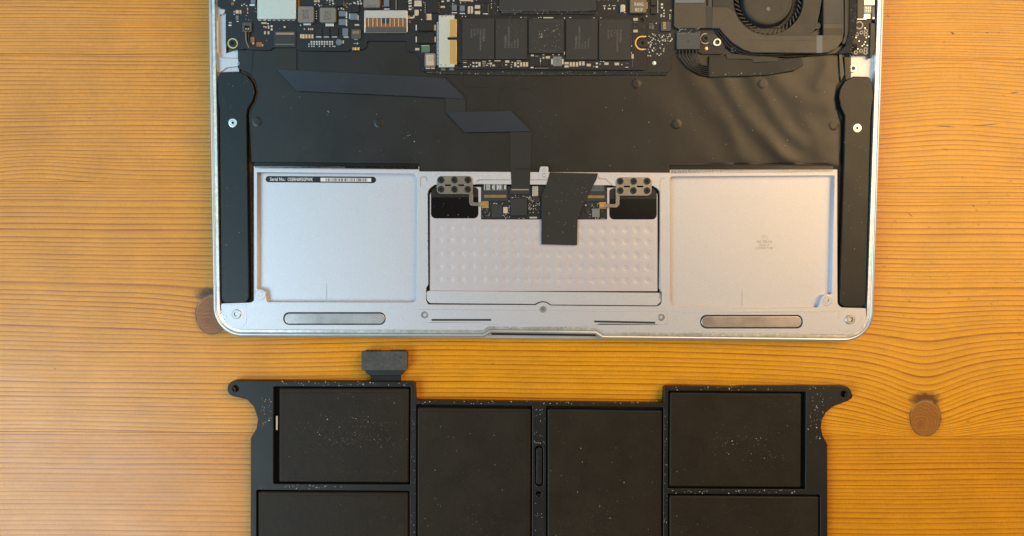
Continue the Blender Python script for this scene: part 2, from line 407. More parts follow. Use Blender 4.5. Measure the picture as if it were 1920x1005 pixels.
h_plR = [(1256, 331, 6), (1565, 329), (1560, 551, 3), (1541, 556, 8), (1534, 576.5, 4), (1256, 575.5, 8)]
h_tp = [(801.5, 356, 16), (818, 344.5), (1223, 348, 4), (1238, 356, 14), (1236, 541), (1241, 548, 5), (1240.5, 570, 8), (1232, 574.5), (1032, 572.8), (1025, 568), (1018, 566.4), (1011, 568), (1004, 571.8), (803, 571), (798.5, 563, 8), (799, 540, 5), (803, 533)]
h_f1 = rect(531, 585.5, 723, 609, 11); h_f2 = rect(1313, 590.5, 1505.5, 616, 11.5)
DECK = slab('deck', CASE, deck_out, -.4, 3.7, M['aluminium'], [h_plL, h_plR, h_tp, h_f1, h_f2], bev=.10, res=2)
slab('bay_plate', CASE, rect(476, 312, 792, 575), -2.7, 1.2, M['aluminium'], label='bright bare plate under the serial number label')
slab('bay_plate', CASE, rect(1250, 318, 1570, 582), -2.7, 1.2, M['aluminium'], label='bare plate with a faint stamped part number')
slab('hairline_step', CASE, [(612, 532), (613, 532), (613, 562), (612, 562)], -2.66, .1, M['brushed_steel'])
slab('hairline_step', CASE, [(1391, 546), (1392, 546), (1392, 574), (1391, 574)], -2.66, .1, M['brushed_steel'])
slab('foot_insert', CASE, rect(533, 587.5, 721.5, 607.5, 10), -.5, .8, M['brushed_steel'], bev=.25, res=2)
slab('foot_insert', CASE, rect(1315, 592.5, 1503.5, 614, 10.5), -.5, .8, M['brushed_steel'], bev=.25, res=2)
slab('insert_recess', CASE, rect(525, 580, 730, 615), -1.1, .5, M['hole_black']); slab('insert_recess', CASE, rect(1305, 585, 1512, 622), -1.1, .5, M['hole_black'])
# raised corner fields and the front bracket
slab('corner_field', CASE, [(417, 571), (462, 571), (463, 604, 11), (452, 616, 3), (446, 615.5), (426, 600), (418, 584)], -.3, .5, M['aluminium'], bev=.08)
slab('corner_field', CASE, [(1573, 580), (1619, 581), (1616, 600), (1604, 616), (1594, 622), (1572, 621)], -.3, .5, M['aluminium'], bev=.08)
slab('deck_ridge', CASE, [(1258, 583), (1569, 580.5), (1567, 585), (1258, 586.5)], -.25, .5, M['aluminium'], bev=.12)
BR = slab('front_bracket', CASE, [(785, 580, 2), (1252, 584, 2), (1252, 608.5, 6), (1125, 607), (1110, 611.5), (917, 609), (904, 605), (787, 604.5, 6)], -.22, .6, M['aluminium'],
          [rect(809, 598.3, 921, 601.4, 1.5), [(1114, 601.2, 1.5), (1229, 603.6, 1.5), (1229, 606.8, 1.5), (1114, 604.4, 1.5)]], bev=.12)
slab('slot', CASE, rect(805, 594, 925, 605), -.38, .3, M['grey_dark']); slab('slot', CASE, rect(1110, 598, 1233, 609), -.38, .3, M['grey_dark'])
slab('tongue', CASE, [(939, 605, 2), (1095, 606, 2), (1098, 612.5), (937, 610.5)], -.12, .4, M['aluminium'], bev=.06)
screw(CASE, 443, 589, 8.5, .1, 'brushed_steel', inner=.52, depth=1); screw(CASE, 1594, 599, 9, .25, 'brushed_steel', inner=.52, depth=1)
screw(CASE, 796, 590.5, 6.5, .1, 'brushed_steel', inner=.58, depth=.9); screw(CASE, 1240, 595, 6.5, .1, 'brushed_steel', inner=.58, depth=.9)
screw(CASE, 1018, 580, 6, .1, 'brushed_steel', 'spring_steel', .4, depth=.15)
lathe('screw_boss', CASE, 487, 553, [(11, -3), (11, -.45), (9.6, -.3), (8, -.3), (7.2, -.62), (5.6, -.62), (5.2, -.3), (3.6, -.3), (2.9, -1.2), (0, -1.2)], [M['aluminium'], M['hole_black']], mats_by=[0] * 7 + [1, 1])
lathe('screw_boss', CASE, 1551, 563, [(11, -3), (11, -.45), (9.4, -.3), (8.2, -.3), (7.6, -.65), (6.4, -.65), (6, -.1), (3.4, -.1), (2.8, -1.2), (0, -1.2)], [M['aluminium'], M['hole_black']], mats_by=[0] * 7 + [1, 1])
# side ledges beside the speakers
slab('side_ledge', CASE, [(404, -90), (424, -90), (424, 100), (448, 92), (448, 160), (406, 160)], -3.2, 1, M['aluminium'], bev=.1)
slab('side_ledge', CASE, [(405, -90), (424, -90), (424, 17), (420, 26, 6), (412, 27, 5), (408, 40, 6), (408, 96, 10), (415, 108, 8), (448, 109), (448, 124, 3), (425, 127), (413, 136), (405, 136)], -2.3, 1.2, M['aluminium'], bev=.3, res=2)
screw(CASE, 441, 116, 4.5, -2.25, inner=.75)
slab('side_ledge', CASE, [(1594, 96), (1640, 96), (1640, 165), (1594, 165)], -3.0, 1, M['aluminium'], bev=.1)
screw(CASE, 1605, 125, 8, -2.5, 'bright_metal', 'grey_plastic', .5); slab('latch_mark', CASE, [(1597, 139), (1605, 133), (1607, 135), (1599, 141)], -2.9, .2, M['brushed_steel'])
slab('side_bumper', CASE, [(1632, 42), (1641, 44), (1641, 90), (1634, 108), (1631, 108)], -.6, 2, M['grey_dark'], bev=.2)

# stamped and printed marks
slab('serial_label', CASE, [(498, 330, 5.8), (705, 331.3, 5.8), (705, 343.3, 5.8), (498, 341.6, 5.8)], -2.66, .08, M['label_black'])
text('lettering', CASE, 'Serial No.:', 506, 338.8, 8.6, .4, -2.62, M['ink_white'], squeeze=.80, bold=.018)
text('lettering', CASE, 'C02RN0F5GFWK', 539, 339.2, 8.6, .4, -2.62, M['ink_white'], squeeze=.74, bold=.018)
slab('barcode', CASE, [(601, 333.3), (696, 334), (696, 341), (601, 340.3)], -2.63, .03, M['ink_white'])
bx = []; xx = 611.0
while xx < 688:
    w = random.choice((.7, .8, 1.5)); bx.append((xx, 337.2 + (xx - 640) * .006, w, 5.6, -2.61, .02, 0)); xx += w + random.choice((.8, 1.0, 1.7))
bits('barcode_bars', CASE, bx, [M['label_black']])
text('lettering', CASE, 'P', 1433.5, 447.4, 6, .5, -2.66, M['ink_faint'], align='CENTER')
slab('stamp_ring', CASE, circ(1433.5, 445.5, 5.5, 20), -2.67, .03, M['ink_faint'], [circ(1433.5, 445.5, 5.0, 20)])
for s, yy in (('085-9383-B', 455.5), ('18.02.17', 461.5), ('J1300007128', 467.2)):
    text('lettering', CASE, s, 1433, yy, 6.4, .5, -2.66, M['ink_faint'], align='CENTER', squeeze=.95)

# keyboard backing film: smooth on the left, rippled beside the fan
RIDGES = [([(1440, 250), (1462, 285), (1490, 300)], .16, 7), ([(1500, 215), (1525, 245), (1535, 285)], .22, 8), ([(1330, 165), (1345, 185), (1380, 262)], .12, 6), ([(1215, 180), (1240, 215), (1262, 290)], .10, 12), ([(1290, 120), (1302, 148), (1333, 200), (1364, 234), (1385, 281), (1397, 300)], .34, 11), ([(1350, 130), (1359, 152), (1373, 181), (1397, 215), (1421, 243), (1457, 281), (1481, 305)], .48, 9),
          ([(1412, 140), (1421, 162), (1438, 184), (1457, 219), (1481, 250), (1505, 268)], .40, 8), ([(1450, 138), (1457, 148), (1481, 174), (1517, 193), (1550, 197)], .50, 11),
          ([(1533, 160), (1543, 142), (1552, 122)], .45, 8), ([(1255, 200), (1290, 250), (1330, 300)], .18, 16), ([(1520, 225), (1545, 270), (1560, 300)], .2, 14), ([(1180, 150), (1200, 220), (1215, 300)], .08, 22), ([(1060, 150), (1075, 220), (1085, 300)], .06, 25)]
DOTS = [(710, 230), (1268, 233), (1192, 157), (1430, 157), (482, 228), (1563, 235)]
def segd(px, py, a, b):
    vx, vy = b[0] - a[0], b[1] - a[1]; t = max(0, min(1, ((px - a[0]) * vx + (py - a[1]) * vy) / (vx * vx + vy * vy)))
    return (px - a[0] - t * vx) ** 2 + (py - a[1] - t * vy) ** 2
def film_h(px, py):
    h = 0.0
    for line, amp, sg in RIDGES:
        d2 = min(segd(px, py, line[i], line[i + 1]) for i in range(len(line) - 1))
        sg *= 1.3; h += .75 * amp * math.exp(-d2 / (2 * sg * sg))
    for x, y in DOTS:
        d = math.hypot(px - x, py - y)
        if d < 12: h += .16 * max(0, min(1, (9 - d) / 2.0))
    edge = max(0, py - 296) / 12
    return h * max(0, 1 - edge * edge * .6) - .35 * max(0, (px - 1545) / 30) ** 2 * (1 if px > 1545 else 0)
ex = [(x + r * math.cos(a * .5236), y + r * math.sin(a * .5236)) for x, y in DOTS for r in (0, 4, 6.8, 7.6, 8.4, 9.2, 11) for a in range(12)]
FILM = relief('keyboard_film', LT, [(446, 50), (446, 128), (466, 136), (478, 150), (483, 172), (478, 192), (468, 206), (466.5, 215), (472, 303.5), (786, 306.5), (786, 322), (1256, 325), (1256, 309.5), (1577, 312), (1578, 240), (1570, 212), (1564, 185), (1568, 160), (1582, 140), (1584, 50)], -2.3, M['film'], film_h,
              lambda x: 4.0 if x > 1235 else 14.0, ex)
slab('film_strip', LT, [(476, 303), (786, 305.5), (786, 319), (476, 316)], -2.7, 1.0, M['film_strip'], bev=.35, res=2); slab('film_strip', LT, [(1256, 309), (1564, 311), (1562, 325), (1256, 327)], -2.7, 1.0, M['film_strip'], bev=.35, res=2)
slab('film_seam', FILM, [(474, 95), (475.4, 95), (471.5, 142), (470.5, 142)], -2.22, .05, M['hole_black'])
slab('film_rim', FILM, [(469, 143), (476, 154), (481.5, 172), (477, 190), (467.5, 206), (467, 230), (468.2, 230), (468.6, 207), (478.5, 191), (483, 172), (477.5, 153), (470, 142)], -2.2, .12, M['film_rim_brown'])
slab('film_patch', FILM, [(866, 141), (868, 163, 7), (921, 164, 3), (925, 170), (925, 207), (935, 207), (936, 168), (940, 165, 3), (956, 164, 5), (960, 141)], -2.16, .12, M['film'], bev=.05)
slab('film_patch', FILM, [(960, 120), (995, 120), (996, 166, 3), (962, 168)], -2.2, .1, M['film'], bev=.04)
slab('film_edge', LT, [(1572, 100), (1580, 100), (1584, 140), (1576, 156), (1574, 130)], -1.9, .8, M['glass_black'], bev=.3)
slab('film_edge', LT, [(1582, 106), (1596, 106), (1596, 150), (1586, 158)], -1.8, 1, M['film'], bev=.3)

# speakers
for pts, sx, sy, lb in (([(411, 135, 8), (448, 134, 4), (462, 140), (473, 155), (477, 172), (473, 189), (463.5, 205), (461.5, 214), (467, 568, 12), (415, 568.5, 11), (411.5, 206), (408.5, 190), (407.5, 170), (408.5, 152)], 436, 230, 'dark speaker bar with a bluish sheen'),
                        ([(1600, 143), (1631, 143.5, 9), (1636, 157), (1638.5, 181), (1635, 200), (1633, 220), (1623, 576, 12), (1575, 575.5, 11), (1582.5, 300), (1584.5, 217), (1577, 200), (1573, 181), (1575.5, 166), (1584, 152)], 1608, 240, 'dark speaker bar with a warm brown sheen')):
    sp = slab('speaker', LT, pts, -.45, 3.6, M['speaker_plastic'], bev=.35, res=2, label=lb)
    lathe('screw', sp, sx, sy, [(8, -.8), (8, -.25), (7.2, -.2), (5.2, -.2), (4.4, -.35), (2.6, -.35), (2.2, -.9), (0, -.9)], [M['bright_metal'], M['hole_black']], mats_by=[0, 0, 0, 0, 0, 1, 1])

# flat folded ribbon cable
RB = slab('ribbon_cable', LT, [(519, 130), (834, 146), (872.5, 185), (557, 170)], -1.25, .14, M['ribbon'], bev=.04)
slab('ribbon_fold', RB, [(517, 85), (556, 85), (556, 134), (519, 131)], -1.85, .14, M['tape'])
slab('ribbon_fold', RB, [(835, 178), (872.5, 184), (873, 212), (836, 213)], -1.6, .14, M['tape'])
slab('ribbon_fold', RB, [(835.5, 210), (958.5, 208), (996, 246), (872, 248)], -1.2, .14, M['ribbon'], bev=.04)
slab('ribbon_fold', RB, [(956, 240), (996, 244), (995, 321), (957, 321)], -1.84, .14, M['tape'], bev=.04)
slab('ribbon_fold', RB, [(957.5, 318), (994.5, 318), (993.5, 353), (959, 353)], -.25, .14, M['tape'], bev=.04)

# ------------------------------------------------------------------ trackpad
TP = slab('trackpad', LT, [(806, 362, 13), (818, 350), (1222, 352), (1233, 362, 12), (1233, 546), (806, 546)], -1.2, 1.0, M['trackpad_metal'], [rect(904, 352, 1137.5, 411, 2)], bev=.1)
DROWS = [430, 452.5, 477.5, 502, 525]; DC = [824.5 + 20.5 * i for i in range(20)]
def dimple(px, py):
    h = 0.0
    for r in DROWS:
        if abs(py - r) > 8: continue
        i = round((px - 824.5) / 20.5)
        if 0 <= i < 20:
            d = math.hypot(px - DC[i] - (r - 480) * .0, py - r - (px - 1018) * .006)
            if d < 6.5: h -= .14 * (.5 + .5 * math.cos(math.pi * d / 6.5))
    return h
exd = [(c + r * math.cos(a * .7854 + r), q + (c - 1018) * .006 + r * math.sin(a * .7854 + r)) for c in DC for q in DROWS for r in (0, 2.2, 4.4, 6.6) for a in range(8)]
relief('dimpled_sheet', TP, [(807.5, 412), (1232, 414), (1232, 546), (807.5, 545)], -1.13, M['trackpad_metal'], dimple, lambda x: 10.0, exd)
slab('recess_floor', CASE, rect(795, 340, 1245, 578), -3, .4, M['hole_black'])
slab('hinge_bar', TP, [(799.5, 545, 5), (1239.5, 549, 5), (1239, 566, 6), (1232, 573), (1033, 571.3), (1026, 566.5), (1018, 564.8), (1010, 566.5), (1003, 570.3), (806, 568.5), (800, 562, 5)], -.6, 1.0, M['aluminium'], bev=.15, res=2)
slab('hinge_step', TP, [(803, 559), (816, 560, 3), (821, 568), (806, 568)], -.52, .2, M['aluminium'], bev=.05); slab('hinge_step', TP, [(1222, 562, 3), (1236, 562), (1234, 571), (1220, 571)], -.52, .2, M['aluminium'], bev=.05)
slab('black_window', TP, [(808, 351, 10), (897, 351, 7), (897, 409.5, 9), (808, 409.5, 9)], -1.08, .3, M['glass_black'], bev=.06); slab('black_window', TP, [(1142.5, 353, 7), (1231.5, 353, 10), (1231.5, 411.5, 9), (1142.5, 411.5, 9)], -1.08, .3, M['glass_black'], bev=.06)
slab('window_band', TP, [(809, 352, 9), (896.5, 352, 6), (896.5, 370), (809, 370)], -1.04, .06, M['film']); slab('window_band', TP, [(1143, 354, 6), (1231, 354, 9), (1231, 373), (1143, 373)], -1.04, .06, M['film'])
TB = slab('trackpad_board', LT, rect(902, 349, 1138.5, 411.5, 2), -1.05, .7, M['board'], bev=.05)
slab('flex_connector', TB, rect(903.5, 357, 952, 377, 1), -.55, .6, M['grey_dark'], bev=.1)
slab('flex_connector', TB, [(1103, 358), (1137, 358), (1137, 377), (1093, 377)], -.55, .6, M['grey_dark'], bev=.1)
slab('flex_connector', TB, rect(956, 352, 993, 364, 1), -.5, .6, M['grey_dark'], bev=.1)
bits('connector_pins', TB, [(908.5 + i * 2.1, 368, 1.3, 5.4, -.48, .15, 0) for i in range(20)] + [(1103 + i * 2.1, 369, 1.3, 5.2, -.48, .15, 0) for i in range(15)] + [(960 + i * 1.9, 355.5, 1.1, 2.4, -.42, .15, 1) for i in range(17)], [M['gold'], M['beige']])
slab('flex_tail', TB, rect(907, 344.5, 950, 357), -.45, .15, M['ink_grey']); slab('flex_tail', TB, [(1112, 347), (1133, 347), (1133, 358), (1107, 358)], -.45, .15, M['ink_grey'])
bits('tail_traces', TB, [(908 + i * 2.2 + random.random(), 351, random.choice((.8, 1.3)), random.choice((6, 10, 11)), -.43, .05, random.choice((0, 1))) for i in range(19)] + [(1110 + i * 2.4, 352.5, 1.1, 9, -.43, .05, 1) for i in range(10)], [M['ink_white'], M['chip_black']])
slab('controller_chip', TB, rect(957, 372, 988, 404, 1), -.35, .7, M['chip'], bev=.08); slab('memory_chip', TB, rect(921.5, 383, 942, 408, 1), -.5, .5, M['chip'], bev=.08)
slab('tall_chip', TB, rect(943.5, 388, 952, 400, 1), -.4, .6, M['beige'], bev=.1); slab('metal_tab', TB, rect(998, 349, 1009, 368, 1), -.35, .5, M['bright_metal'], bev=.1)
slab('small_chip', TB, rect(1002, 370, 1012, 379, 1), -.4, .6, M['chip'], bev=.08); slab('small_chip', TB, rect(1098, 390, 1106, 399, 1), -.4, .6, M['chip'], bev=.08)
slab('grey_chip', TB, rect(1110, 391, 1124.5, 407, .6), -.4, .6, M['inductor'], bev=.06)
slab('gold_pad', TB, rect(903, 377, 916, 390, .8), -.85, .2, M['gold']); slab('gold_pad', TB, rect(1123.5, 379, 1136.5, 391, .8), -.85, .2, M['gold'])
tb = []
for x0, y0, x1, y1, n in ((904, 392, 918, 408, 15), (919, 379, 944, 383, 10), (943, 402, 953, 410, 9), (953, 372, 956, 408, 12), (956, 366, 995, 371, 18), (990, 370, 1012, 392, 34), (989, 390, 1009, 394, 12), (992, 396, 1010, 399, 3), (1098, 381, 1122, 389, 16), (1100, 391, 1109, 402, 9), (1125, 394, 1130, 397, 2), (1115, 408, 1134, 411, 9), (964, 409, 986, 410, 5)):
    for _ in range(n): tb.append((random.uniform(x0, x1), random.uniform(y0, y1), random.uniform(.9, 2), random.uniform(.9, 2), -.8, .3, random.choice((0, 0, 1, 1, 2))))
tb.append((1000, 408, 13, 3, -.9, .15, 0))
bits('small_components', TB, tb, [M['solder'], M['beige'], M['ink_grey']])
for pl, arm, scr, tip in (([(819, 330, 9), (886.5, 330, 9), (886.5, 364, 3), (819, 364, 9)], [(879.5, 363), (887, 363), (887, 379.5, 2), (905, 379.5), (905, 386, 1), (884, 386, 5), (879.5, 380, 4)], [(827, 337.5), (852, 337.5), (877, 337.5), (827, 355), (852, 355), (877, 355)], rect(899.5, 379.8, 911.5, 386, 1)),
                          ([(1154.5, 332.5, 9), (1222, 332.5, 9), (1222, 367, 9), (1154.5, 367, 3)], [(1154.5, 366), (1161.5, 366), (1161.5, 384, 4), (1157, 389, 5), (1131, 389, 1), (1131, 382.5, 1), (1154.5, 382.5, 2)], [(1163, 340), (1188, 340), (1213, 340), (1163, 357.5), (1187.5, 357.5), (1213, 357.5)], rect(1125, 382.5, 1133, 388.5, 1))):
    fr = slab('spring_seat', CASE, rpoly([(pl[0][0] - 5, pl[0][1] - 5, 12), (pl[1][0] + 5, pl[0][1] - 5, 12), (pl[1][0] + 5, pl[0][1] + 16), (pl[0][0] - 5, pl[0][1] + 16)]), -.3, .4, M['aluminium'], bev=.1)
    sp = slab('spring_plate', LT, pl, .0, .35, M['spring_steel'], [rect(pl[0][0] + 15, pl[0][1] + 15.8, pl[0][0] + 27, pl[0][1] + 18.5, 1), rect(pl[0][0] + 40, pl[0][1] + 15.8, pl[0][0] + 52, pl[0][1] + 18.5, 1)], bev=.08)
    slab('spring_arm', sp, arm, -.1, .25, M['spring_steel'], bev=.06)
    slab('contact_tip', sp, tip, -.04, .2, M['gold'], bev=.05)
    for x, y in scr:
        lathe('screw', sp, x, y, [(6.2, -.1), (6.2, .3), (5.2, .42), (2.2, .42), (1.6, .15), (0, .15)], [M['chip_black'], M['hole_black']], mats_by=[0, 0, 0, 1, 1], n=18)
slab('groove_line', CASE, [(893, 340), (898, 336.5, 5), (957, 336.5), (957, 338), (899, 338, 5), (895, 341)], -.36, .06, M['brushed_steel'])
slab('groove_line', CASE, [(995, 336.5), (1028, 336.5), (1028, 338), (995, 338)], -.36, .06, M['brushed_steel'])
slab('groove_line', CASE, [(1121, 326), (1122, 326), (1123, 333, 3), (1136, 335, 4), (1148, 346), (1146, 346), (1135, 337, 4), (1121, 335.5)], -.36, .06, M['brushed_steel'])
slab('groove_line', CASE, rpoly([(788, 350), (788, 331, 5), (800, 331, 4), (801.5, 340), (800.5, 340), (799, 332.2, 4), (789.2, 332.2, 4), (789.2, 350)]), -.36, .06, M['brushed_steel'])
slab('groove_line', CASE, rpoly([(1237, 342), (1239, 335, 4), (1247, 333), (1247, 334.2), (1240, 336, 4), (1238.2, 342), (1238.2, 560), (1237, 560)]), -.36, .06, M['brushed_steel'])
tab = slab('screw_tab', CASE, [(1013, 312, 3), (1028, 312, 3), (1029, 334, 4), (1013, 334), (1010, 326)], .0, .5, M['aluminium'], bev=.1)
screw(CASE, 1020, 318.5, 3.4, .06, 'brushed_steel', 'hole_black', .8); screw(CASE, 1020, 328.5, 4.2, .06, 'brushed_steel', 'brushed_steel', .8, depth=.1)
slab('black_tape', LT, [(1031, 323), (1121, 325), (1118.5, 336), (1112, 348), (1103, 365), (1090, 393), (1083, 411), (1082, 460), (1015, 458), (1015.5, 366), (1024.5, 346)], .02, .12, M['tape'], bev=.03)

# ------------------------------------------------------------------ logic board
LBD = slab('logic_board', LT, [(408, -90), (408, 11, 4), (413, 16, 3), (421, 17), (423, 22, 3), (423, 86, 8), (433, 92.5, 6), (459, 93), (459, 91), (465, 93), (506, 94), (514, 88.5), (553, 88.5), (558, 93), (566, 95), (651, 96), (658, 92.5), (681, 92.5), (687.5, 88, 3), (687.5, 76.5, 4), (763, 76.5, 4), (763, 96, 5), (778, 98.5, 8), (789, 109, 8), (790, 134, 5), (1252, 136, 4), (1258, 130), (1258, 108, 8), (1268, 98, 5), (1310, 98), (1316, 101.5), (1355, 101.5, 7), (1359.5, 94), (1359, 84), (1340, 56), (1345, -90)], -1.5, .9, M['board'], bev=.1)
def Z(o, x0, y0, x1, y1): return rect(o + x0 / 5.9125, y0 / 5.9125, o + x1 / 5.9125, y1 / 5.9125, .8)
def chipz(name, o, x0, y0, x1, y1, h, t, m, bev=.12, par=None): return slab(name, par or LBD, Z(o, x0, y0, x1, y1), h, t, M[m], bev=bev)
slab('shield_can', LBD, rect(482, -40, 554.5, 35.5, 1.5), .3, 1.8, M['shield'], bev=.2); bits('solder_joints', LBD, [(487 + i * 9, 37, 6, 3, -1.1, .4, 0) for i in range(8)], [M['solder']])
for x0, y0, x1, y1, lines in ((558, 11.5, 588, 42, ('R47', '612', '2R4')), (599, 14, 629.5, 42, ('2R2', '613', 'V7H'))):
    slab('inductor', LBD, rect(x0, y0, x1, y1, 3.5), .35, 1.9, M['inductor'], bev=.3, res=2)
    for i, s in enumerate(lines): text('lettering', LBD, s, (x0 + x1) / 2, y0 + 12 + i * 6.2, 8, 0, .37, M['ink_dark'], align='CENTER')
slab('inductor', LBD, rect(681, -20, 712, 14, 2), .2, 1.7, M['inductor'], bev=.3); text('lettering', LBD, 'V7H', 697, 8.5, 9, 180, .22, M['ink_dark'], align='CENTER')
slab('inductor', LBD, rect(1181.5, -12, 1212.5, 24, 3), .45, 2.0, M['inductor_tan'], bev=.3, res=2)
text('lettering', LBD, 'R40G', 1198, 11, 9, 2, .47, M['ink_white'], align='CENTER', squeeze=.85); text('lettering', LBD, '821F', 1198, 21.5, 9, 2, .47, M['ink_white'], align='CENTER', squeeze=.85)
# battery socket
BS = slab('battery_socket', LBD, rect(682.5, 19, 764, 61, 2), -.2, 1.4, M['bright_metal'], [rect(685, 34, 762, 60, 1)], bev=.15)
slab('socket_well', LBD, rect(684, 33, 763, 52), -.9, .6, M['copper']); slab('socket_base', LBD, rect(685.5, 51.5, 761.5, 59.5, .5), -.35, 1, M['grey_plastic'], bev=.1)
bits('socket_pins', LBD, [(691 + i * 8.05, 42, 1.9, 15.5, -.4, .5, 0) for i in range(9)], [M['beige']])
slab('socket_key', LBD, rect(716, 34, 732, 43), -.45, .5, M['grey_dark'])
# connectors and larger chips
slab('speaker_connector', LBD, rect(454, 42, 471.5, 60, 1.5), -.5, 1, M['grey_plastic'], [rect(458, 48, 468, 57)], bev=.12); bits('connector_pins', LBD, [(461, 54, 3, 3, -.8, .5, 0), (465.5, 54, 3, 3, -.8, .5, 0)], [M['gold']])
tube('wire', LT, [(460.5, 58, -.8), (461, 68, -.6), (462, 78, -.9), (467, 90, -1.8)], .32, M['inductor']); tube('wire', LT, [(466, 58, -.8), (466.5, 68, -.7), (467, 78, -1.0), (470, 90, -1.8)], .32, M['wire'])
slab('keyboard_connector', LBD, rect(513, 58, 554, 88.5, 1), -.95, .6, M['grey_dark'], bev=.1); slab('connector_latch', LBD, rect(515, 67.5, 551, 81.5, .5), -.75, .4, M['blue_part'] if 0 else M['grey_dark'], bev=.08)
bits('connector_pins', LBD, [(518 + i * 1.55, 63, .9, 4, -.85, .2, 0) for i in range(22)], [M['beige']]); slab('connector_latch', LBD, rect(516, 82, 551, 84, .5), -.8, .2, M['ink_grey'])
slab('debug_connector', LBD, rect(658.5, 54.5, 676.5, 73, 2.5), -.6, .9, M['grey_plastic'], bev=.12); bits('connector_pins', LBD, [(662 + i * 2.6, 60.5, 1.2, 5.5, -.55, .2, 0) for i in range(5)], [M['gold']])
slab('debug_connector', LBD, rect(1239, 40, 1258, 58, 2.5), -.6, .9, M['grey_plastic'], bev=.12); bits('connector_pins', LBD, [(1246, 42.5 + i * 2.7, 5, 1.2, -.55, .2, 0) for i in range(5)], [M['gold']])
lathe('round_capacitor', LBD, 635, 78.5, [(6.2, -1.6), (6.2, -.6), (5.2, -.35), (0, -.35)], M['blue_part'], n=20)
for a in ((591, 52, 603, 67), (604.5, 52, 617.5, 68), (619.5, 52, 633, 68)): slab('power_chip', LBD, rect(*a, .6), -.7, .8, M['chip_black'], bev=.08)
for a in ((635, 20.5, 648, 30.5), (635, 35.5, 648, 47), (656.5, 25, 670, 37), (642, 53, 652.5, 67), (470, -8, 478.5, 7), (719.5, -2, 729.5, 12), (847, 8.5, 856.5, 20), (862, 10, 871.5, 21)): slab('tantalum_capacitor', LBD, rect(*a, .8), -.6, .9, M['blue_part'], bev=.1)
for a in ((475, 460), (470, 450)): pass
for a in ((745.5, -5, 764, 20), (799, -3, 823, 24), (659, 9.5, 673, 22.5), (631, -4, 644, 11)): slab('power_chip', LBD, rect(*a, .6), -.7, .8, M['chip_black'], bev=.08)
for a in ((783.5, 41, 813, 57.5), (783.5, 62, 813, 81)): slab('diode', LBD, rect(*a, .8), -.35, 1.1, M['chip_black'], bev=.12)
slab('green_capacitor', LBD, rect(790, 86, 806, 97, .8), -.6, .9, M['green_part'], bev=.1)
slab('crystal_can', LBD, rect(796, 99.5, 816.5, 125.5, 3), -.3, 1.2, M['inductor'], bev=.15); slab('crystal_cap', LBD, rect(799, 102.5, 813.5, 122.5, 2), -.2, .2, M['beige'], bev=.08)
for i in range(3): text('lettering', LBD, 'T2510', 803 + i * 4.2, 104, 4, 90, -.18, M['ink_grey'])
slab('silver_capacitor', LBD, rect(1163, 7.5, 1172.5, 23, 3), .0, 1.4, M['brushed_steel'], bev=.3, res=2)
for a in ((1220.5, -2, 1231.5, 10), (1220.5, 14.5, 1231.5, 26)): slab('power_chip', LBD, rect(*a, .6), -.7, .8, M['chip_black'], bev=.08)
slab('board_stiffener', LBD, [(936, -20), (1118, -20), (1118, 20, 1), (1074, 22), (936, 20)], -.2, 1.2, M['grey_dark'], bev=.15); slab('stiffener_end', LBD, rect(1107, 3, 1117, 19), -.12, .3, M['grey_dark'], bev=.1)
slab('foam_strip', LBD, [(940, 20), (1116, 20), (1114, 27), (1070, 26), (942, 27)], -.8, .8, M['foam'])
slab('board_chip', LBD, rect(940, -10, 978, 24.5), -.3, 1, M['grey_dark'], bev=.1)
# bare screws, vias
lathe('screw', LBD, 434, 79.5, [(9.6, -1.6), (9.6, -1.42), (7.4, -1.42), (7.2, -1.1), (3, -1.1), (2, -1.5), (0, -1.5)], [M['gold'], M['chip_black'], M['hole_black']], mats_by=[0, 0, 1, 1, 2, 2])
lathe('screw', LBD, 1324.5, 70.5, [(10, -1.6), (10, -1.42), (8.2, -1.42), (7.8, -1.0), (5, -.9), (3, -.9), (2, -1.3), (0, -1.3)], [M['beige'], M['chip_black'], M['hole_black']], mats_by=[0, 0, 1, 1, 1, 2, 2])
lathe('standoff', LBD, 1346, 78, [(7.4, -1.6), (7.4, -.9), (6.6, -.8), (4.6, -.8), (4.2, -1.8), (0, -1.8)], [M['bright_metal'], M['hole_black']], mats_by=[0, 0, 0, 1, 1])
lathe('test_pad', LBD, 1326, 89, [(3.2, -1.6), (3, -1.4), (0, -1.35)], M['gold'], n=14); lathe('test_pad', LBD, 489.5, 83, [(2.6, -1.6), (2.4, -1.4), (0, -1.35)], M['gold'], n=14)
lathe('test_pad', LBD, 1227.7, 116.7, [(3.8, -1.6), (3.6, -1.4), (0, -1.3)], M['solder'], n=14)
slab('mount_plate', LBD, rpoly([(1316, 62, 6), (1340, 64), (1356, 78, 6), (1350, 88, 6), (1332, 84)]), -1.35, .2, M['grey_dark'], bev=.05)
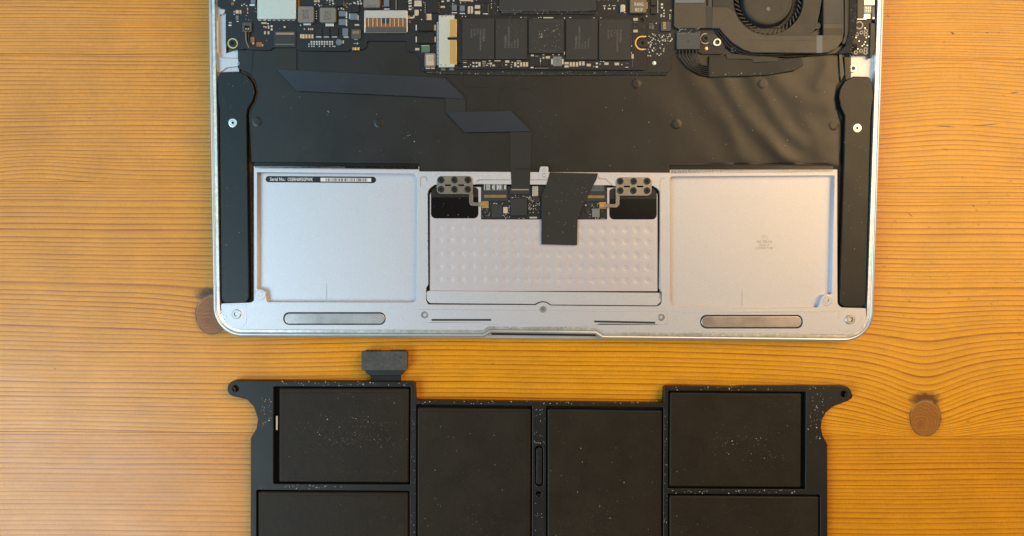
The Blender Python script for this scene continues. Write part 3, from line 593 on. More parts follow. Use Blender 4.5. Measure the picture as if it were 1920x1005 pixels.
# tiny soldered pieces, by place (cx, cy, w, d in the enlarged photo, material)
z1 = [(270, 40, 34, 34, 4), (290, 5, 20, 12, 0), (375, 60, 14, 14, 0), (428, 62, 12, 12, 0), (400, 45, 20, 12, 1), (490, 55, 60, 18, 0), (290, 130, 12, 12, 0), (290, 158, 12, 12, 0), (322, 130, 34, 40, 1), (358, 130, 20, 40, 1), (437, 100, 10, 30, 1), (437, 140, 10, 20, 1), (322, 195, 30, 50, 3), (328, 237, 22, 10, 0), (245, 250, 30, 14, 1), (243, 280, 32, 16, 0),
      (620, 255, 60, 16, 1), (665, 262, 16, 14, 0), (620, 295, 14, 14, 0), (640, 300, 14, 20, 1), (670, 300, 18, 34, 1), (705, 290, 22, 22, 0), (705, 326, 22, 22, 0), (630, 362, 20, 34, 1), (670, 362, 20, 34, 1), (848, 298, 24, 20, 1), (1068, 322, 14, 14, 0), (1115, 322, 14, 22, 1), (1138, 322, 14, 22, 1), (1158, 322, 14, 22, 1), (1025, 278, 14, 14, 0), (1185, 50, 14, 14, 0), (1235, 65, 14, 14, 0), (1190, 12, 34, 18, 1), (1225, 12, 26, 22, 1), (1320, 5, 16, 12, 0), (1350, 8, 16, 14, 0), (1380, 8, 18, 14, 0), (1387, 38, 20, 20, 0), (1350, 50, 12, 12, 0), (1445, 100, 12, 12, 0), (1478, 92, 16, 20, 1), (1500, 100, 16, 14, 1),
      (1620, 30, 20, 20, 0), (1660, 18, 18, 18, 0), (1688, 10, 16, 14, 0), (1697, 38, 24, 22, 0), (1665, 42, 18, 18, 0), (1030, 400, 22, 44, 1), (1057, 402, 26, 48, 1), (1090, 402, 24, 44, 1), (1124, 402, 22, 44, 1), (1156, 402, 22, 44, 1), (1650, 275, 50, 18, 1), (1616, 540, 40, 34, 2), (1658, 540, 36, 34, 2), (1640, 433, 45, 14, 1), (1625, 482, 22, 6, 0), (1655, 481, 26, 7, 0), (1655, 481, 7, 26, 0), (490, 440, 44, 66, 4), (500, 480, 20, 20, 1), (565, 490, 60, 50, 4), (1098, 266, 84, 26, 0), (1345, 274, 90, 34, 0), (1228, 408, 60, 12, 0), (1313, 408, 60, 12, 0), (1402, 408, 60, 12, 0), (1534, 165, 16, 74, 0), (1534, 250, 16, 74, 0), (1662, 195, 14, 54, 0), (1570, 180, 14, 60, 0), (1530, 410, 56, 14, 0), (1498, 465, 16, 36, 0), (1005, 50, 20, 110, 4)]
z1 += [(1200, 125 + i * 27, 13, 13, 0) for i in range(4)] + [(1505, 15 + i * 16, 10, 8, 0) for i in range(4)] + [(1146 + i * 29, 462, 19, 19, 0) for i in range(9)] + [(1146 + i * 29, 488, 17, 17, 0) for i in range(9)] + [(x, 513, 14, 14, 0) for x in (1118, 1150, 1175, 1233, 1288, 1350, 1385, 1405)] + [(1118, 488, 14, 14, 0)]
def small(o, lst, par=LBD, h=-1.0, t=.5, sc=5.9125, oy=0):
    bits('small_components', par, [(a, b, c, d, h + (.12 if k == 0 and c * d < 400 else .2) - .2, t, k) for a, b, c, d, k in lst], [M['solder'], M['beige'], M['gold'], M['blue_part'], M['copper'], M['ink_grey'], M['chip_black']], ox=o, oy=oy, sc=sc)
small(390, z1)
z2 = [(445, 100, 60, 14, 0), (1193, 140, 60, 12, 0), (1282, 148, 60, 12, 0), (548, 50, 16, 110, 5), (790, 30, 80, 50, 1), (790, 62, 90, 14, 0), (775, 140, 46, 66, 1), (720, 195, 40, 20, 1), (745, 182, 18, 30, 1), (690, 190, 16, 40, 2), (700, 240, 20, 30, 5), (910, 170, 60, 36, 1), (912, 205, 60, 30, 1), (885, 185, 18, 60, 4), (1065, 15, 30, 16, 0), (1065, 75, 50, 20, 1), (1125, 8, 30, 16, 0), (1185, 8, 20, 16, 0), (1325, 2, 150, 20, 1), (1390, 10, 22, 20, 0), (1355, 112, 26, 76, 1), (1388, 112, 26, 76, 1), (1360, 75, 20, 14, 0), (1385, 75, 20, 14, 0), (1450, 75, 60, 40, 1), (1450, 138, 60, 36, 1), (1540, 90, 70, 104, 6), (1540, 152, 60, 10, 0), (1605, 10, 10, 10, 0), (1605, 42, 10, 10, 0), (1605, 84, 12, 12, 0), (1242, 192, 12, 12, 0), (1283, 182, 12, 12, 0), (1317, 183, 12, 12, 0), (830, 216, 14, 14, 0), (772, 305, 16, 64, 0), (978, 305, 20, 64, 1), (772, 435, 16, 64, 0), (980, 435, 18, 60, 1), (872, 508, 88, 14, 0), (872, 572, 88, 14, 0), (782, 544, 46, 26, 1), (900, 756, 50, 14, 0), (955, 756, 44, 14, 0), (1070, 768, 50, 24, 5), (1165, 768, 56, 24, 5), (370, 30, 20, 60, 4)]
z2 += [(703, y, 36, 18, 0) for y in (5, 35, 68, 102)] + [(870, 30 + i * 26, 10, 10, 0) for i in range(5)] + [(1022, 30 + i * 26, 10, 12, 0) for i in range(5)]
for bxx, byy in ((437, 20), (1193, 92), (1282, 100)): z2 += [(bxx - 18, byy - 26, 14, 22, 0), (bxx + 18, byy - 26, 14, 22, 0), (bxx, byy, 30, 6, 0), (bxx, byy, 6, 24, 0)]
small(650, z2)
z3 = [(1085, 65, 36, 8, 0), (1085, 92, 14, 22, 0), (1138, 58, 12, 14, 0), (1138, 96, 36, 14, 0), (1190, 62, 36, 8, 0), (1190, 92, 14, 22, 0), (1722, 48, 24, 22, 0), (1722, 84, 22, 20, 0), (1745, 115, 16, 16, 0), (1745, 148, 16, 16, 0), (1745, 180, 18, 14, 0), (1715, 172, 20, 34, 1), (1553, 180, 14, 14, 0), (1820, 115, 22, 18, 1), (1582, 578, 14, 14, 0), (1567, 617, 14, 14, 0), (1594, 618, 16, 14, 0), (1668, 597, 13, 13, 0), (1690, 612, 13, 13, 0), (1710, 598, 13, 13, 0), (1660, 258, 14, 12, 0), (1600, 265, 44, 14, 5), (1590, 300, 20, 40, 5), (1620, 300, 26, 50, 5), (1290, 140, 60, 10, 0), (1556, 60, 14, 80, 1)]
z3 += [(1675, 8 + i * 12, 10, 7, 0) for i in range(12)] + [(1810, 165 + i * 22, 12, 12, 0) for i in range(3)] + [(1826, 165 + i * 22, 10, 10, 5) for i in range(3)]
for _ in range(95):
    x, y = random.uniform(1570, 1840), random.uniform(375, 570)
    if y > 520 - (x - 1760) * .9 and x > 1760: continue
    z3.append((x, y, random.uniform(9, 17), random.uniform(9, 17), random.choice((0, 0, 1, 5, 5))))
small(950, z3)
rng = random.Random(3)
small(0, [(rng.uniform(715, 935), rng.uniform(-2, 30), rng.uniform(1, 2.6), rng.uniform(1, 2.6), rng.choice((0, 1, 5, 5))) for _ in range(60)] + [(rng.uniform(425, 480), rng.uniform(-2, 40), rng.uniform(1, 2), rng.uniform(1, 2), rng.choice((5, 5, 1))) for _ in range(14)] + [(rng.uniform(590, 680), rng.uniform(-2, 14), rng.uniform(1, 2.6), rng.uniform(1, 2.6), rng.choice((0, 1, 5))) for _ in range(26)] + [(rng.uniform(985, 1180), rng.uniform(-4, 2), 2, 2, rng.choice((0, 1, 5))) for _ in range(20)], sc=1)

# ------------------------------------------------------------------ solid state drive and its socket
SK = slab('drive_socket', LT, [(822.5, 28.5, 1), (852, 28.5, 1), (852, 35.5), (856.5, 36), (856.5, 69.5), (840, 69.5, 2.6), (838.5, 71, 2), (840, 74.5, 2.6), (856.5, 74.5), (856.5, 120.5), (852, 121), (852, 126, 1), (822.5, 126, 1)], .15, 1.7, M['shield'], bev=.12)
slab('socket_contact', SK, rect(843.5, 36.5, 856, 69, .5), .2, .2, M['gold'], bev=.05); slab('socket_contact', SK, rect(843.5, 75.5, 856, 119.5, .5), .2, .2, M['gold'], bev=.05)
bits('socket_pins', SK, [(820.5, 42 + i * 2.55, 3.4, 1.2, -1.0, .5, 0) for i in range(32)], [M['ink_white']])
screw(SK, 829, 30.5, 1.6, .17, 'grey_plastic', 'hole_black', .6); screw(SK, 835.5, 30.5, 1.6, .17, 'grey_plastic', 'hole_black', .6); screw(SK, 827, 121.8, 1.6, .17, 'grey_plastic', 'hole_black', .6); screw(SK, 835.5, 121.8, 1.6, .17, 'grey_plastic', 'hole_black', .6)
arcn = [(1211.5, 92.5)] + [(1204 + 11.5 * math.cos(math.radians(a)), 80.5 + 11.5 * math.sin(math.radians(a))) for a in range(50, 311, 20)] + [(1211.5, 68.5)]
SSD = slab('drive_board', LT, [(853, 31.5), (1205, 32.5, 2), (1211.5, 34)] + arcn[::-1] + [(1211.5, 131.5, 5), (853, 129)], -.55, .7, M['board'], [circ(1203.5, 38, 3.8, 16), circ(862, 121, 4, 16)], bev=.08, label='long narrow solid state drive board')
slab('gold_ring', SSD, [(1211.5, 94), (1204 + 13.5 * math.cos(math.radians(62)), 80.5 + 13.5 * math.sin(math.radians(62)))] + [(1204 + 13.5 * math.cos(math.radians(a)), 80.5 + 13.5 * math.sin(math.radians(a))) for a in range(75, 290, 10)] + [(1211.5, 67), (1211.5, 69.6)] + [(1204 + 10.9 * math.cos(math.radians(a)), 80.5 + 10.9 * math.sin(math.radians(a))) for a in range(288, 70, -10)] + [(1211.5, 91.4)], -.5, .15, M['gold'])
lathe('screw', SSD, 1205, 80, [(10.6, -1.5), (10.4, -.45), (8.5, -.3), (2.6, -.3), (1.8, -.8), (0, -.8)], [M['chip_black'], M['hole_black']], mats_by=[0, 0, 0, 1, 1])
for x0, x1, y0, y1, up in ((866.5, 926.8, 34.5, 111, 0), (929, 988, 34.8, 111, 1), (1061.5, 1120.5, 36, 111.8, 1), (1123, 1183, 36.3, 112.2, 0)):
    slab('flash_chip', SSD, rect(x0, y0, x1, y1, 1), .35, .9, M['chip'], bev=.08)
    if up: bx0, by0, rot, st = x0 + 21, y0 + 55.5, -90, 5.6
    else: bx0, by0, rot, st = x0 + 38.5, y0 + 19, 90, -5.6
    for i, (s, sz) in enumerate((('TOSHIBA', 6.2), ('TH58TFG9DDLBA8H', 4.6), ('T PC 1', 4.6), ('T31AR', 4.8), ('TAIWAN', 4.4))):
        text('chip_lettering', SSD, s, bx0 + st * i, by0, sz, rot, .365, M['ink_grey'], squeeze=1.0 if i else .95)
slab('controller_chip', SSD, rect(991.5, 35.5, 1057, 100, 1), .4, .95, M['chip'], bev=.08)
text('chip_lettering', SSD, 'A09 S4LN058A01-8030', 1001, 41.5, 5, 0, .415, M['ink_dark']); text('chip_lettering', SSD, 'LJCC 16Q3 NARB4', 1006, 97, 4.6, 0, .415, M['ink_dark'])
slab('inductor', SSD, rect(1036.5, 105.5, 1054, 124, 2.2), .1, .8, M['inductor'], bev=.15); text('chip_lettering', SSD, '4R7', 1044, 110.5, 4.6, 90, .115, M['ink_dark'])
bits('inductor_tabs', SSD, [(1035, 115.5, 3, 10.5, -.2, .4, 0), (1055.2, 115.5, 3, 10.5, -.2, .4, 0)], [M['solder']])
for a in ((992.5, 110, 1010, 124), (1016, 111, 1028, 124)): slab('power_chip', SSD, rect(*a, .6), -.1, .6, M['chip_black'], bev=.06)
zs = [(150, 110, 100, 16, 5), (150, 158, 80, 18, 1), (155, 255, 80, 28, 0), (238, 257, 28, 28, 0), (285, 210, 26, 26, 0), (355, 163, 48, 42, 0), (430, 163, 44, 42, 0), (355, 245, 48, 42, 0), (430, 247, 46, 40, 0), (500, 195, 54, 104, 1), (608, 222, 60, 60, 5), (680, 222, 50, 24, 1), (705, 178, 26, 26, 0), (770, 180, 60, 50, 1), (765, 238, 26, 26, 0), (838, 225, 68, 38, 1), (745, 115, 50, 22, 1), (935, 115, 150, 22, 1), (985, 215, 130, 105, 6), (1140, 210, 50, 34, 1), (1165, 130, 100, 56, 1), (1285, 150, 34, 28, 0), (1270, 207, 24, 24, 0), (1262, 262, 32, 26, 0), (1358, 200, 54, 105, 1), (1428, 170, 42, 42, 0), (1428, 250, 46, 42, 0), (1500, 200, 54, 105, 1), (1572, 200, 54, 105, 1), (1640, 200, 54, 105, 1), (1445, 118, 100, 20, 1), (1762, 275, 70, 36, 0), (1870, 290, 60, 20, 1)] + [(x, y, 28, 20, 0) for x in (585, 632) for y in (127, 168)]
small(860, zs, SSD, h=-.25, t=.35, sc=12.8, oy=105)
z4 = [(285, 614, 34, 18, 1), (408, 640, 20, 20, 1), (457, 635, 48, 26, 1), (375, 675, 12, 26, 0), (375, 650, 12, 12, 0), (375, 705, 8, 30, 5), (665, 700, 48, 26, 1), (665, 735, 48, 26, 1), (712, 712, 26, 50, 1), (745, 712, 26, 50, 1), (780, 712, 26, 50, 1), (815, 703, 26, 46, 1), (852, 703, 26, 46, 1), (910, 720, 46, 30, 1), (1000, 702, 24, 20, 0), (1000, 740, 26, 22, 0), (1035, 710, 12, 12, 0), (965, 737, 10, 10, 0), (1107, 705, 48, 28, 1), (1222, 708, 50, 30, 1), (1277, 715, 14, 14, 0), (1332, 722, 32, 36, 6), (1332, 702, 36, 8, 5), (1332, 745, 36, 8, 0), (1045, 682, 18, 8, 0), (1075, 682, 18, 8, 0), (1430, 213, 50, 30, 1), (1425, 248, 36, 8, 5), (1425, 270, 36, 34, 6), (1425, 294, 36, 8, 5), (1430, 343, 50, 30, 1), (1365, 362, 28, 16, 0), (1384, 510, 12, 14, 0), (1385, 585, 8, 20, 0), (1395, 625, 28, 50, 1), (1397, 700, 5, 80, 5), (640, 200, 14, 14, 0), (640, 580, 14, 14, 0), (640, 597, 14, 14, 0), (705, 195, 26, 8, 0), (968, 198, 20, 7, 0), (1045, 198, 18, 7, 0), (160, 192, 20, 8, 0), (205, 194, 40, 7, 5), (315, 204, 50, 6, 5), (354, 196, 12, 12, 0), (380, 192, 12, 12, 0), (462, 196, 110, 14, 1), (408, 607, 20, 8, 0), (515, 607, 20, 8, 0), (580, 607, 22, 8, 0), (1383, 300, 5, 140, 5), (1383, 440, 5, 120, 5), (335, 622, 40, 14, 5), (395, 755, 140, 10, 5)]
small(950, z4, SSD, h=-.25, t=.35)
slab('foam_strip', LT, [(800, 130), (1250, 132), (1250, 141), (1180, 140), (1000, 141.5), (880, 140), (800, 137)], -1.6, .6, M['foam'])

# ------------------------------------------------------------------ heat sink, fan, fan cable
HS = slab('heat_sink', LT, [(1264, -40), (1335, -40), (1335, 52.5), (1268, 52.5, 3), (1264, 48, 3)], .1, 1.6, M['heat_pipe'], bev=.15, res=2)
slab('heat_sink_plate', HS, rect(1265.5, -40, 1322, 5.5, 2.5), .45, .5, M['inductor'], bev=.15)
slab('heat_sink_band', HS, rect(1323, 12.5, 1334.5, 52), .16, .2, M['heat_pipe_dull'], bev=.04)
slab('heat_sink_slot', HS, rect(1324, -40, 1328, 11), .13, .1, M['hole_black'])
FC = (1441, -1)
FAN = slab('fan', LT, [(1336, -90), (1546, -90), (1541, 0), (1537, 25), (1533, 41, 2), (1539, 45, 4), (1539, 53, 4), (1530, 54), (1518, 66), (1520, 97), (1407, 98), (1380, 86), (1358, 63), (1336, 30)], -.35, 2.2, M['fan_plastic'], [circ(*FC, 65.5, 64)], bev=.15)
slab('fan_well', FAN, circ(*FC, 68, 48), -3.6, .5, M['fan_black'])
lathe('fan_hub', FAN, FC[0], FC[1], [(50, -3.2), (47, -1.2), (45.5, -.75), (44, -.6), (42, -.55), (41, -.62), (20, -.62), (0, -.62)], M['fan_plastic'], n=64)
lathe('hub_pin', FAN, 1441.5, 16, [(4, -.7), (3.8, -.45), (2.8, -.35), (0, -.35)], M['inductor'], n=16); lathe('hub_dimple', FAN, 1464, 14.5, [(4.2, -.66), (3.6, -.57), (2.6, -.6), (0, -.6)], M['fan_plastic'], n=16)
for k in range(44):
    a = 6.28318 * k / 44; r0, r1 = 55.5, 64.5
    def pol(r, t): return (FC[0] + r * math.cos(t), FC[1] + r * math.sin(t))
    slab('fan_blade', FAN, [pol(r0, a), pol(r1, a + .13), pol(r1, a + .185), pol(r0, a + .05)], -1.7, 1.4, M['fan_plastic'], bev=.04)
arc_out = [(1407, 57.5), (1390, 37), (1379, 18)]
arc1 = [(FC[0] + 66.5 * math.cos(math.radians(a)), FC[1] + 66.5 * math.sin(math.radians(a))) for a in range(80, 166, 8)]
PIPE = slab('heat_pipe', LT, [(1335, 12.5), (1364, 12.5, 10)] + arc1[::-1] + [(1455, 65.5), (1543.5, 65.5), (1543.5, -90), (1582, -90), (1582.5, 60), (1580, 76), (1569, 91), (1553, 98.5), (1540, 99.8), (1410, 98.5), (1394, 93), (1373, 79.5), (1358, 64), (1349, 53.2), (1335, 52.5)], .15, 1.5, M['heat_pipe'], bev=.3, res=2)
slab('pipe_sleeve', PIPE, rect(1545, -90, 1580.5, 44.5), .22, .2, M['heat_pipe_dull'], bev=.06); slab('pipe_sleeve', PIPE, rect(1545, 53, 1580.5, 66), .19, .1, M['fan_plastic'], bev=.03)
slab('pipe_band', PIPE, rect(1531, 66.5, 1542, 99), .2, .15, M['inductor'], bev=.04)
slab('pipe_seam', PIPE, [(1400, 74.5), (1540, 75), (1548, 72, 3), (1550, 50), (1551, 50), (1549.3, 73, 3), (1540, 76), (1400, 75.5)], .18, .05, M['heat_pipe_dull'])
slab('pipe_guard', LT, [(1583.5, -90), (1590, -90), (1590, 62), (1587, 78, 3), (1582, 84), (1579, 80), (1583.5, 66)], -.2, 1.8, M['fan_plastic'], bev=.2)
screw(FAN, 1533.5, 49, 5, -.2, 'grey_dark', 'hole_black', .5)
screw(FAN, 1377.5, 91, 5, -1.1, 'inductor', 'hole_black', .45)
tube('cable', LT, [(1345, 54, -.9), (1358, 70, -.9), (1372, 86, -.9), (1393, 98, -.9), (1430, 103, -1), (1480, 101, -1.2), (1530, 100, -1.4)], .4, M['fan_black']); tube('cable', LT, [(1341, 56, -1.1), (1353, 72, -1.1), (1368, 90, -1.1), (1390, 101, -1.1), (1430, 106, -1.3), (1470, 105, -1.4)], .35, M['fan_black'])
slab('fan_skirt', LT, [(1360, 60), (1400, 96), (1470, 104), (1540, 102), (1585, 97), (1600, 80), (1608, 82), (1608, 99), (1560, 101.5), (1490, 107), (1440, 108), (1396, 104), (1372, 94), (1352, 70)], -1.2, 1.4, M['fan_black'], bev=.3)
PL = slab('fan_plug', LT, rect(1269, 58.5, 1313, 92, 1.2), .0, 1.5, M['grey_plastic'], bev=.15); slab('plug_lip', PL, rect(1269.5, 86.5, 1295.5, 92, .8), .06, .4, M['grey_plastic'], bev=.08); slab('plug_lip', PL, rect(1297, 86.5, 1312.5, 92, .8), .06, .4, M['grey_plastic'], bev=.08)
text('lettering', PL, '0 3 0', 1284.5, 69.5, 6.5, 0, .02, M['ink_dark'], squeeze=.9); text('lettering', PL, '8', 1289, 80, 7, 0, .02, M['label_black'])
slab('dust_patch', PL, [(1275, 53), (1308, 53), (1311, 59), (1300, 62), (1286, 60), (1272, 61)], .12, .2, M['foam'])
for i in range(6):
    x = 1273.5 + i * 6.3; e = 142.5 - i * 3.6
    tube('fan_wire', PL, [(x, 90, -.8), (x + .3, 98, -.7), (x + 2.5, 107, -.8), (x + 8 + (5 - i) * 2.2, 119 + (5 - i) * 1.6, -1.0), (1312 - i * .5, e - 4, -1.2), (1324, e - 1, -1.3), (1334, e - 1, -1.4)], .33, M['wire'])
slab('cable_sleeve', LT, [(1329, 104.5), (1361, 104), (1363, 110), (1412, 111.5), (1412, 117, 2), (1440, 116), (1470, 110), (1492, 107.5), (1503, 110), (1506, 122), (1490, 132.5, 8), (1440, 141, 8), (1400, 143), (1329, 144.5)], -1.1, 1.0, M['tape'], bev=.3, res=2)
slab('sleeve_patch', LT, [(1361, 99), (1400, 103), (1460, 108), (1459, 115), (1412, 117), (1411, 111), (1363, 110)], -1.0, .4, M['fan_plastic'], bev=.1)
# small board at the port side
SB = slab('port_board', LT, [(1590, -90), (1640, -90), (1640, 36), (1634, 38), (1633, 103), (1598, 103), (1592, 90), (1588, 60)], -1.2, .9, M['board'], bev=.1)
slab('board_frame', SB, [(1608, -40), (1619.5, -40), (1619.5, 36), (1608, 37)], -.5, 1, M['heat_pipe'], bev=.1)
slab('foam_pad', SB, [(1594, -90), (1608, -90), (1607, 40), (1606, 62), (1600, 75), (1597, 99), (1570, 101), (1585, 86), (1592, 60)], -.8, .8, M['foam'], bev=.2)
slab('port_shell', SB, rect(1620, -40, 1640.5, 10, .8), -.4, 1.2, M['brushed_steel'], bev=.1); slab('port_shell', SB, rect(1620, 11, 1634, 25, .8), -.3, 1.2, M['beige'], bev=.1); slab('port_shell', SB, rect(1620, 26, 1632, 35, .8), -.4, 1.2, M['bright_metal'], bev=.1); slab('port_shell', SB, rect(1635, 12, 1640.5, 36, .5), -.6, 1, M['inductor'], bev=.1)
bits('port_joints', SB, [(1623 + 5 * i, 4 + 4 * (i % 2), 3, 2, -.3, .3, 0) for i in range(3)] + [(1624 + 4 * i, 15 + 5 * j, 2.2, 2.2, -.2, .3, 0) for i in range(3) for j in range(2)] + [(1616, 36, 18, 1.6, -.45, .5, 0), (1621, 34, 4, 4, -.35, .5, 0), (1638, 34, 4, 4, -.5, .5, 0)], [M['solder']])
lathe('screw', SB, 1613, 46, [(7.6, -1.3), (7.6, -.9), (6.8, -.85), (5.6, -.85), (5.4, -1.0), (3, -1.0), (2.4, -1.5), (0, -1.5)], [M['beige'], M['chip_black'], M['hole_black']], mats_by=[0, 0, 0, 0, 1, 2, 2])
for x, y, r in ((1625.8, 56.5, 3.6), (1617.5, 59.5, 3.6), (1609, 62.8, 3.6), (1625.5, 63, 3.8), (1625.5, 91, 3.8), (1616.5, 94, 3.6), (1607, 97, 3.8), (1625, 97, 4.2)):
    lathe('solder_ring', SB, x, y, [(r, -1.25), (r * .95, -1.08), (r * .55, -1.08), (r * .45, -1.16), (0, -1.16)], [M['beige'], M['chip_black']], n=14, mats_by=[0, 0, 1, 1])
bits('solder_dots', SB, [(x, y, 2.6, 2.6, -1.05, .3, 0) for x, y in ((1622, 52.5), (1605.5, 70), (1629, 68.5), (1624.5, 70.5), (1620.5, 83.5), (1626.5, 85), (1608.5, 91.5), (1611, 77), (1622.5, 78.5), (1617, 86))], [M['solder']])

# ------------------------------------------------------------------ battery pack on the table
BT = empty('battery_pack', BAT.loc); tagged(BT, 'black battery pack of flat cells in a plastic frame, removed and lying on the table', 'battery')
BH = 4.6
def arc(cx, cy, r, a0, a1): return [(cx + r * math.cos(math.radians(a)), cy + r * math.sin(math.radians(a))) for a in range(a0, a1 + 1, 10)]
fo = arc(441.5, 728.8, 15.2, 100, 270) + [(500, 713.8), (774, 716, 4), (778, 720), (779.5, 750, 2), (1000, 753.5), (1244, 756, 2), (1246, 724.5, 5), (1335, 724), (1345, 725.5), (1380, 726), (1392, 724), (1560, 723.8)] + arc(1582, 738.8, 15.2, -90, 80) + [(1563, 762, 8), (1549, 773), (1541, 788), (1539.5, 802), (1543, 817), (1551.5, 833), (1552, 1125, 12), (469.5, 1125, 12), (470, 822), (480.5, 804), (483.5, 786), (476, 763), (462, 748.5, 8)]
cells = [((513, 725), (770, 726), (769, 908), (512.5, 907)), ((481, 919), (768, 921), (768, 1105), (481, 1105)), ((780.5, 758.5), (998, 761.5), (997, 1105), (780, 1105)), ((1024, 761.5), (1244, 764.5), (1243, 1105), (1023.5, 1105)), ((1253.5, 733), (1511, 735), (1510, 917.5), (1252.5, 916)), ((1252.5, 926), (1538, 928), (1538, 1105), (1252.5, 1105))]
holes = [[(p[0], p[1], 2) for p in c] for c in cells]
FR = slab('battery_frame', BT, fo, BH, BH, M['battery_plastic'], holes + [rect(1003, 836, 1018.5, 912, 7.5), circ(441.5, 728.5, 6, 18), circ(1582.5, 739, 6, 18), circ(1010, 926.5, 5, 18)], bev=.3, base=BAT, res=2)
slab('battery_backing', BT, [(472, 830), (520, 722), (768, 722), (785, 756), (1240, 762), (1252, 730), (1515, 730), (1548, 835), (1548, 1120), (474, 1120)], 1.2, .9, M['hole_black'], base=BAT)
def cell_relief(o):
    for v in o.data.vertices: pass
ins = [(10, 2.5, 3, 2.5), (2.5, 2.5, 2.5, 2.5), (2, 5, 2.5, 2), (2.5, 5, 2.5, 2), (2.5, 2.5, 8, 3.5), (2.5, 3, 2.5, 2)]
for c, (l, t_, r, b_) in zip(cells, ins):
    q = [(c[0][0] + l, c[0][1] + t_, 3), (c[1][0] - r, c[1][1] + t_, 3), (c[2][0] - r, c[2][1] - b_, 3), (c[3][0] + l, c[3][1] - b_, 3)]
    cell = slab('battery_cell', BT, q, BH - .1, 3.2, M['cell_wrap'], bev=.75, base=BAT, res=3)
    qq = rpoly(q); 
    if c[0][0] in (513, 1253.5):        # wrinkled foil seams along the small cells
        x0, x1, y0, y1 = q[0][0] + 8, q[1][0] - 8, q[0][1] + 9, q[2][1] - 9
        slab('cell_sheet', cell, rect(x0, y0, x1, y1, 2), BH + .02, .2, M['cell_wrap'], bev=.09, base=BAT)
    else:
        x0, x1, y0, y1 = q[0][0] + 7, q[1][0] - 7, q[0][1] + 8, q[2][1] - 7
        slab('cell_sheet', cell, rect(x0, y0, x1, y1, 3), BH + .0, .18, M['cell_wrap'], bev=.08, base=BAT)
slab('foil_scrap', BT, rect(517.5, 780, 520.5, 806), BH - .5, .3, M['beige'], base=BAT)
slab('spine_pad', FR, rect(1005, 839, 1016.5, 909, 5.7), BH - .3, .8, M['battery_plastic'], bev=.25, base=BAT, res=2); slab('spine_ridge', FR, [(1008.5, 850, 2), (1012.5, 850, 2), (1013.5, 902, 2), (1007.5, 902, 2)], BH - .15, .3, M['battery_plastic'], bev=.1, base=BAT)
for x, y, r in ((441.5, 728.5, 6), (1582.5, 739, 6), (1010, 926.5, 5)):
    lathe('screw_bushing', FR, x, y, [(r * 1.25, BH - .1), (r * 1.2, BH + .05), (r * .95, BH + .05), (r * .85, BH - .6), (r * .55, BH - .6), (r * .5, BH - 3), (0, BH - 3)], [M['battery_plastic'], M['hole_black']], base=BAT, mats_by=[0, 0, 0, 0, 1, 1])
    lathe('tab_rim', FR, x, y, [(r * 1.9, BH - .05), (r * 1.85, BH + .05), (r * 1.7, BH + .05), (r * 1.65, BH - .05)], M['battery_plastic'], base=BAT) if r == 6 and 0 else None
CN = slab('battery_plug', BT, rect(677.5, 658.5, 763.5, 694.5, 4), 4.4, 3.6, M['battery_plug'], bev=.25, base=BAT, res=2)
for i in range(8): slab('plug_tooth', CN, rect(686 + (i % 4) * 7.2 + (i // 4) * 46, 656.5, 691 + (i % 4) * 7.2 + (i // 4) * 46, 661, .8), 4.1, 2.5, M['battery_plastic'], bev=.1, base=BAT)
slab('plug_collar', CN, [(684, 692), (758, 692), (757, 699, 3), (751, 704.5, 3), (692, 704.5, 3), (685, 699, 3)], 3.9, 3.4, M['chip_black'], bev=.3, base=BAT, res=2)
slab('plug_flex', CN, [(694.5, 702), (751.5, 702), (751, 720), (694, 720)], 3.2, 1.2, M['hole_black'], bev=.2, base=BAT)
text('lettering', CN, '+', 749, 673, 9, 0, 4.42, M['hole_black'], base=BAT)

# ------------------------------------------------------------------ dust, fluff and dents
def specks(name, parent, regs, h, base, m):
    bm = bmesh.new(); rg = random.Random(len(name) + len(regs))
    for x0, y0, x1, y1, n, s0, s1 in regs:
        for _ in range(n):
            x, y, r = rg.uniform(x0, x1), rg.uniform(y0, y1), rg.uniform(s0, s1) * rg.uniform(.4, 1)
            a0 = rg.uniform(0, 6.28); el = rg.uniform(.4, 1)
            ring = []
            for k in range(5):
                t = k * 1.2566; u, v = r * math.cos(t) * rg.uniform(.7, 1.1), r * el * math.sin(t) * rg.uniform(.7, 1.1)
                ring.append(bm.verts.new(base.at(x + u * math.cos(a0) - v * math.sin(a0), y + u * math.sin(a0) + v * math.cos(a0), h) - base.loc))
            top = bm.verts.new(base.at(x, y, h + r * .08) - base.loc)
            for k in range(5): bm.faces.new((ring[k], top, ring[(k + 1) % 5]))
    bmesh.ops.recalc_face_normals(bm, faces=bm.faces)
    me = bpy.data.meshes.new(name); bm.to_mesh(me); bm.free()
    o = link(name, me, m, parent); o['kind'] = 'stuff'; return o
F = BH + .03
specks('dust', FR, [(500, 715, 770, 723, 34, .5, 1.6), (615, 716, 700, 723, 10, 1, 2.2), (782, 752, 1240, 757, 40, .5, 1.5), (1255, 725, 1560, 732, 36, .5, 1.5), (1515, 735, 1545, 830, 40, .5, 1.6), (487, 740, 508, 800, 26, .5, 1.6), (530, 909, 640, 917, 30, .5, 1.6), (1255, 918, 1510, 925, 34, .5, 1.6), (770, 760, 779, 1000, 26, .5, 1.2), (1001, 765, 1021, 832, 26, .5, 1.4), (1245, 770, 1251, 1000, 30, .5, 1.1), (1004, 935, 1018, 1000, 10, .5, 1.6)], F, BAT, M['dust_white'])
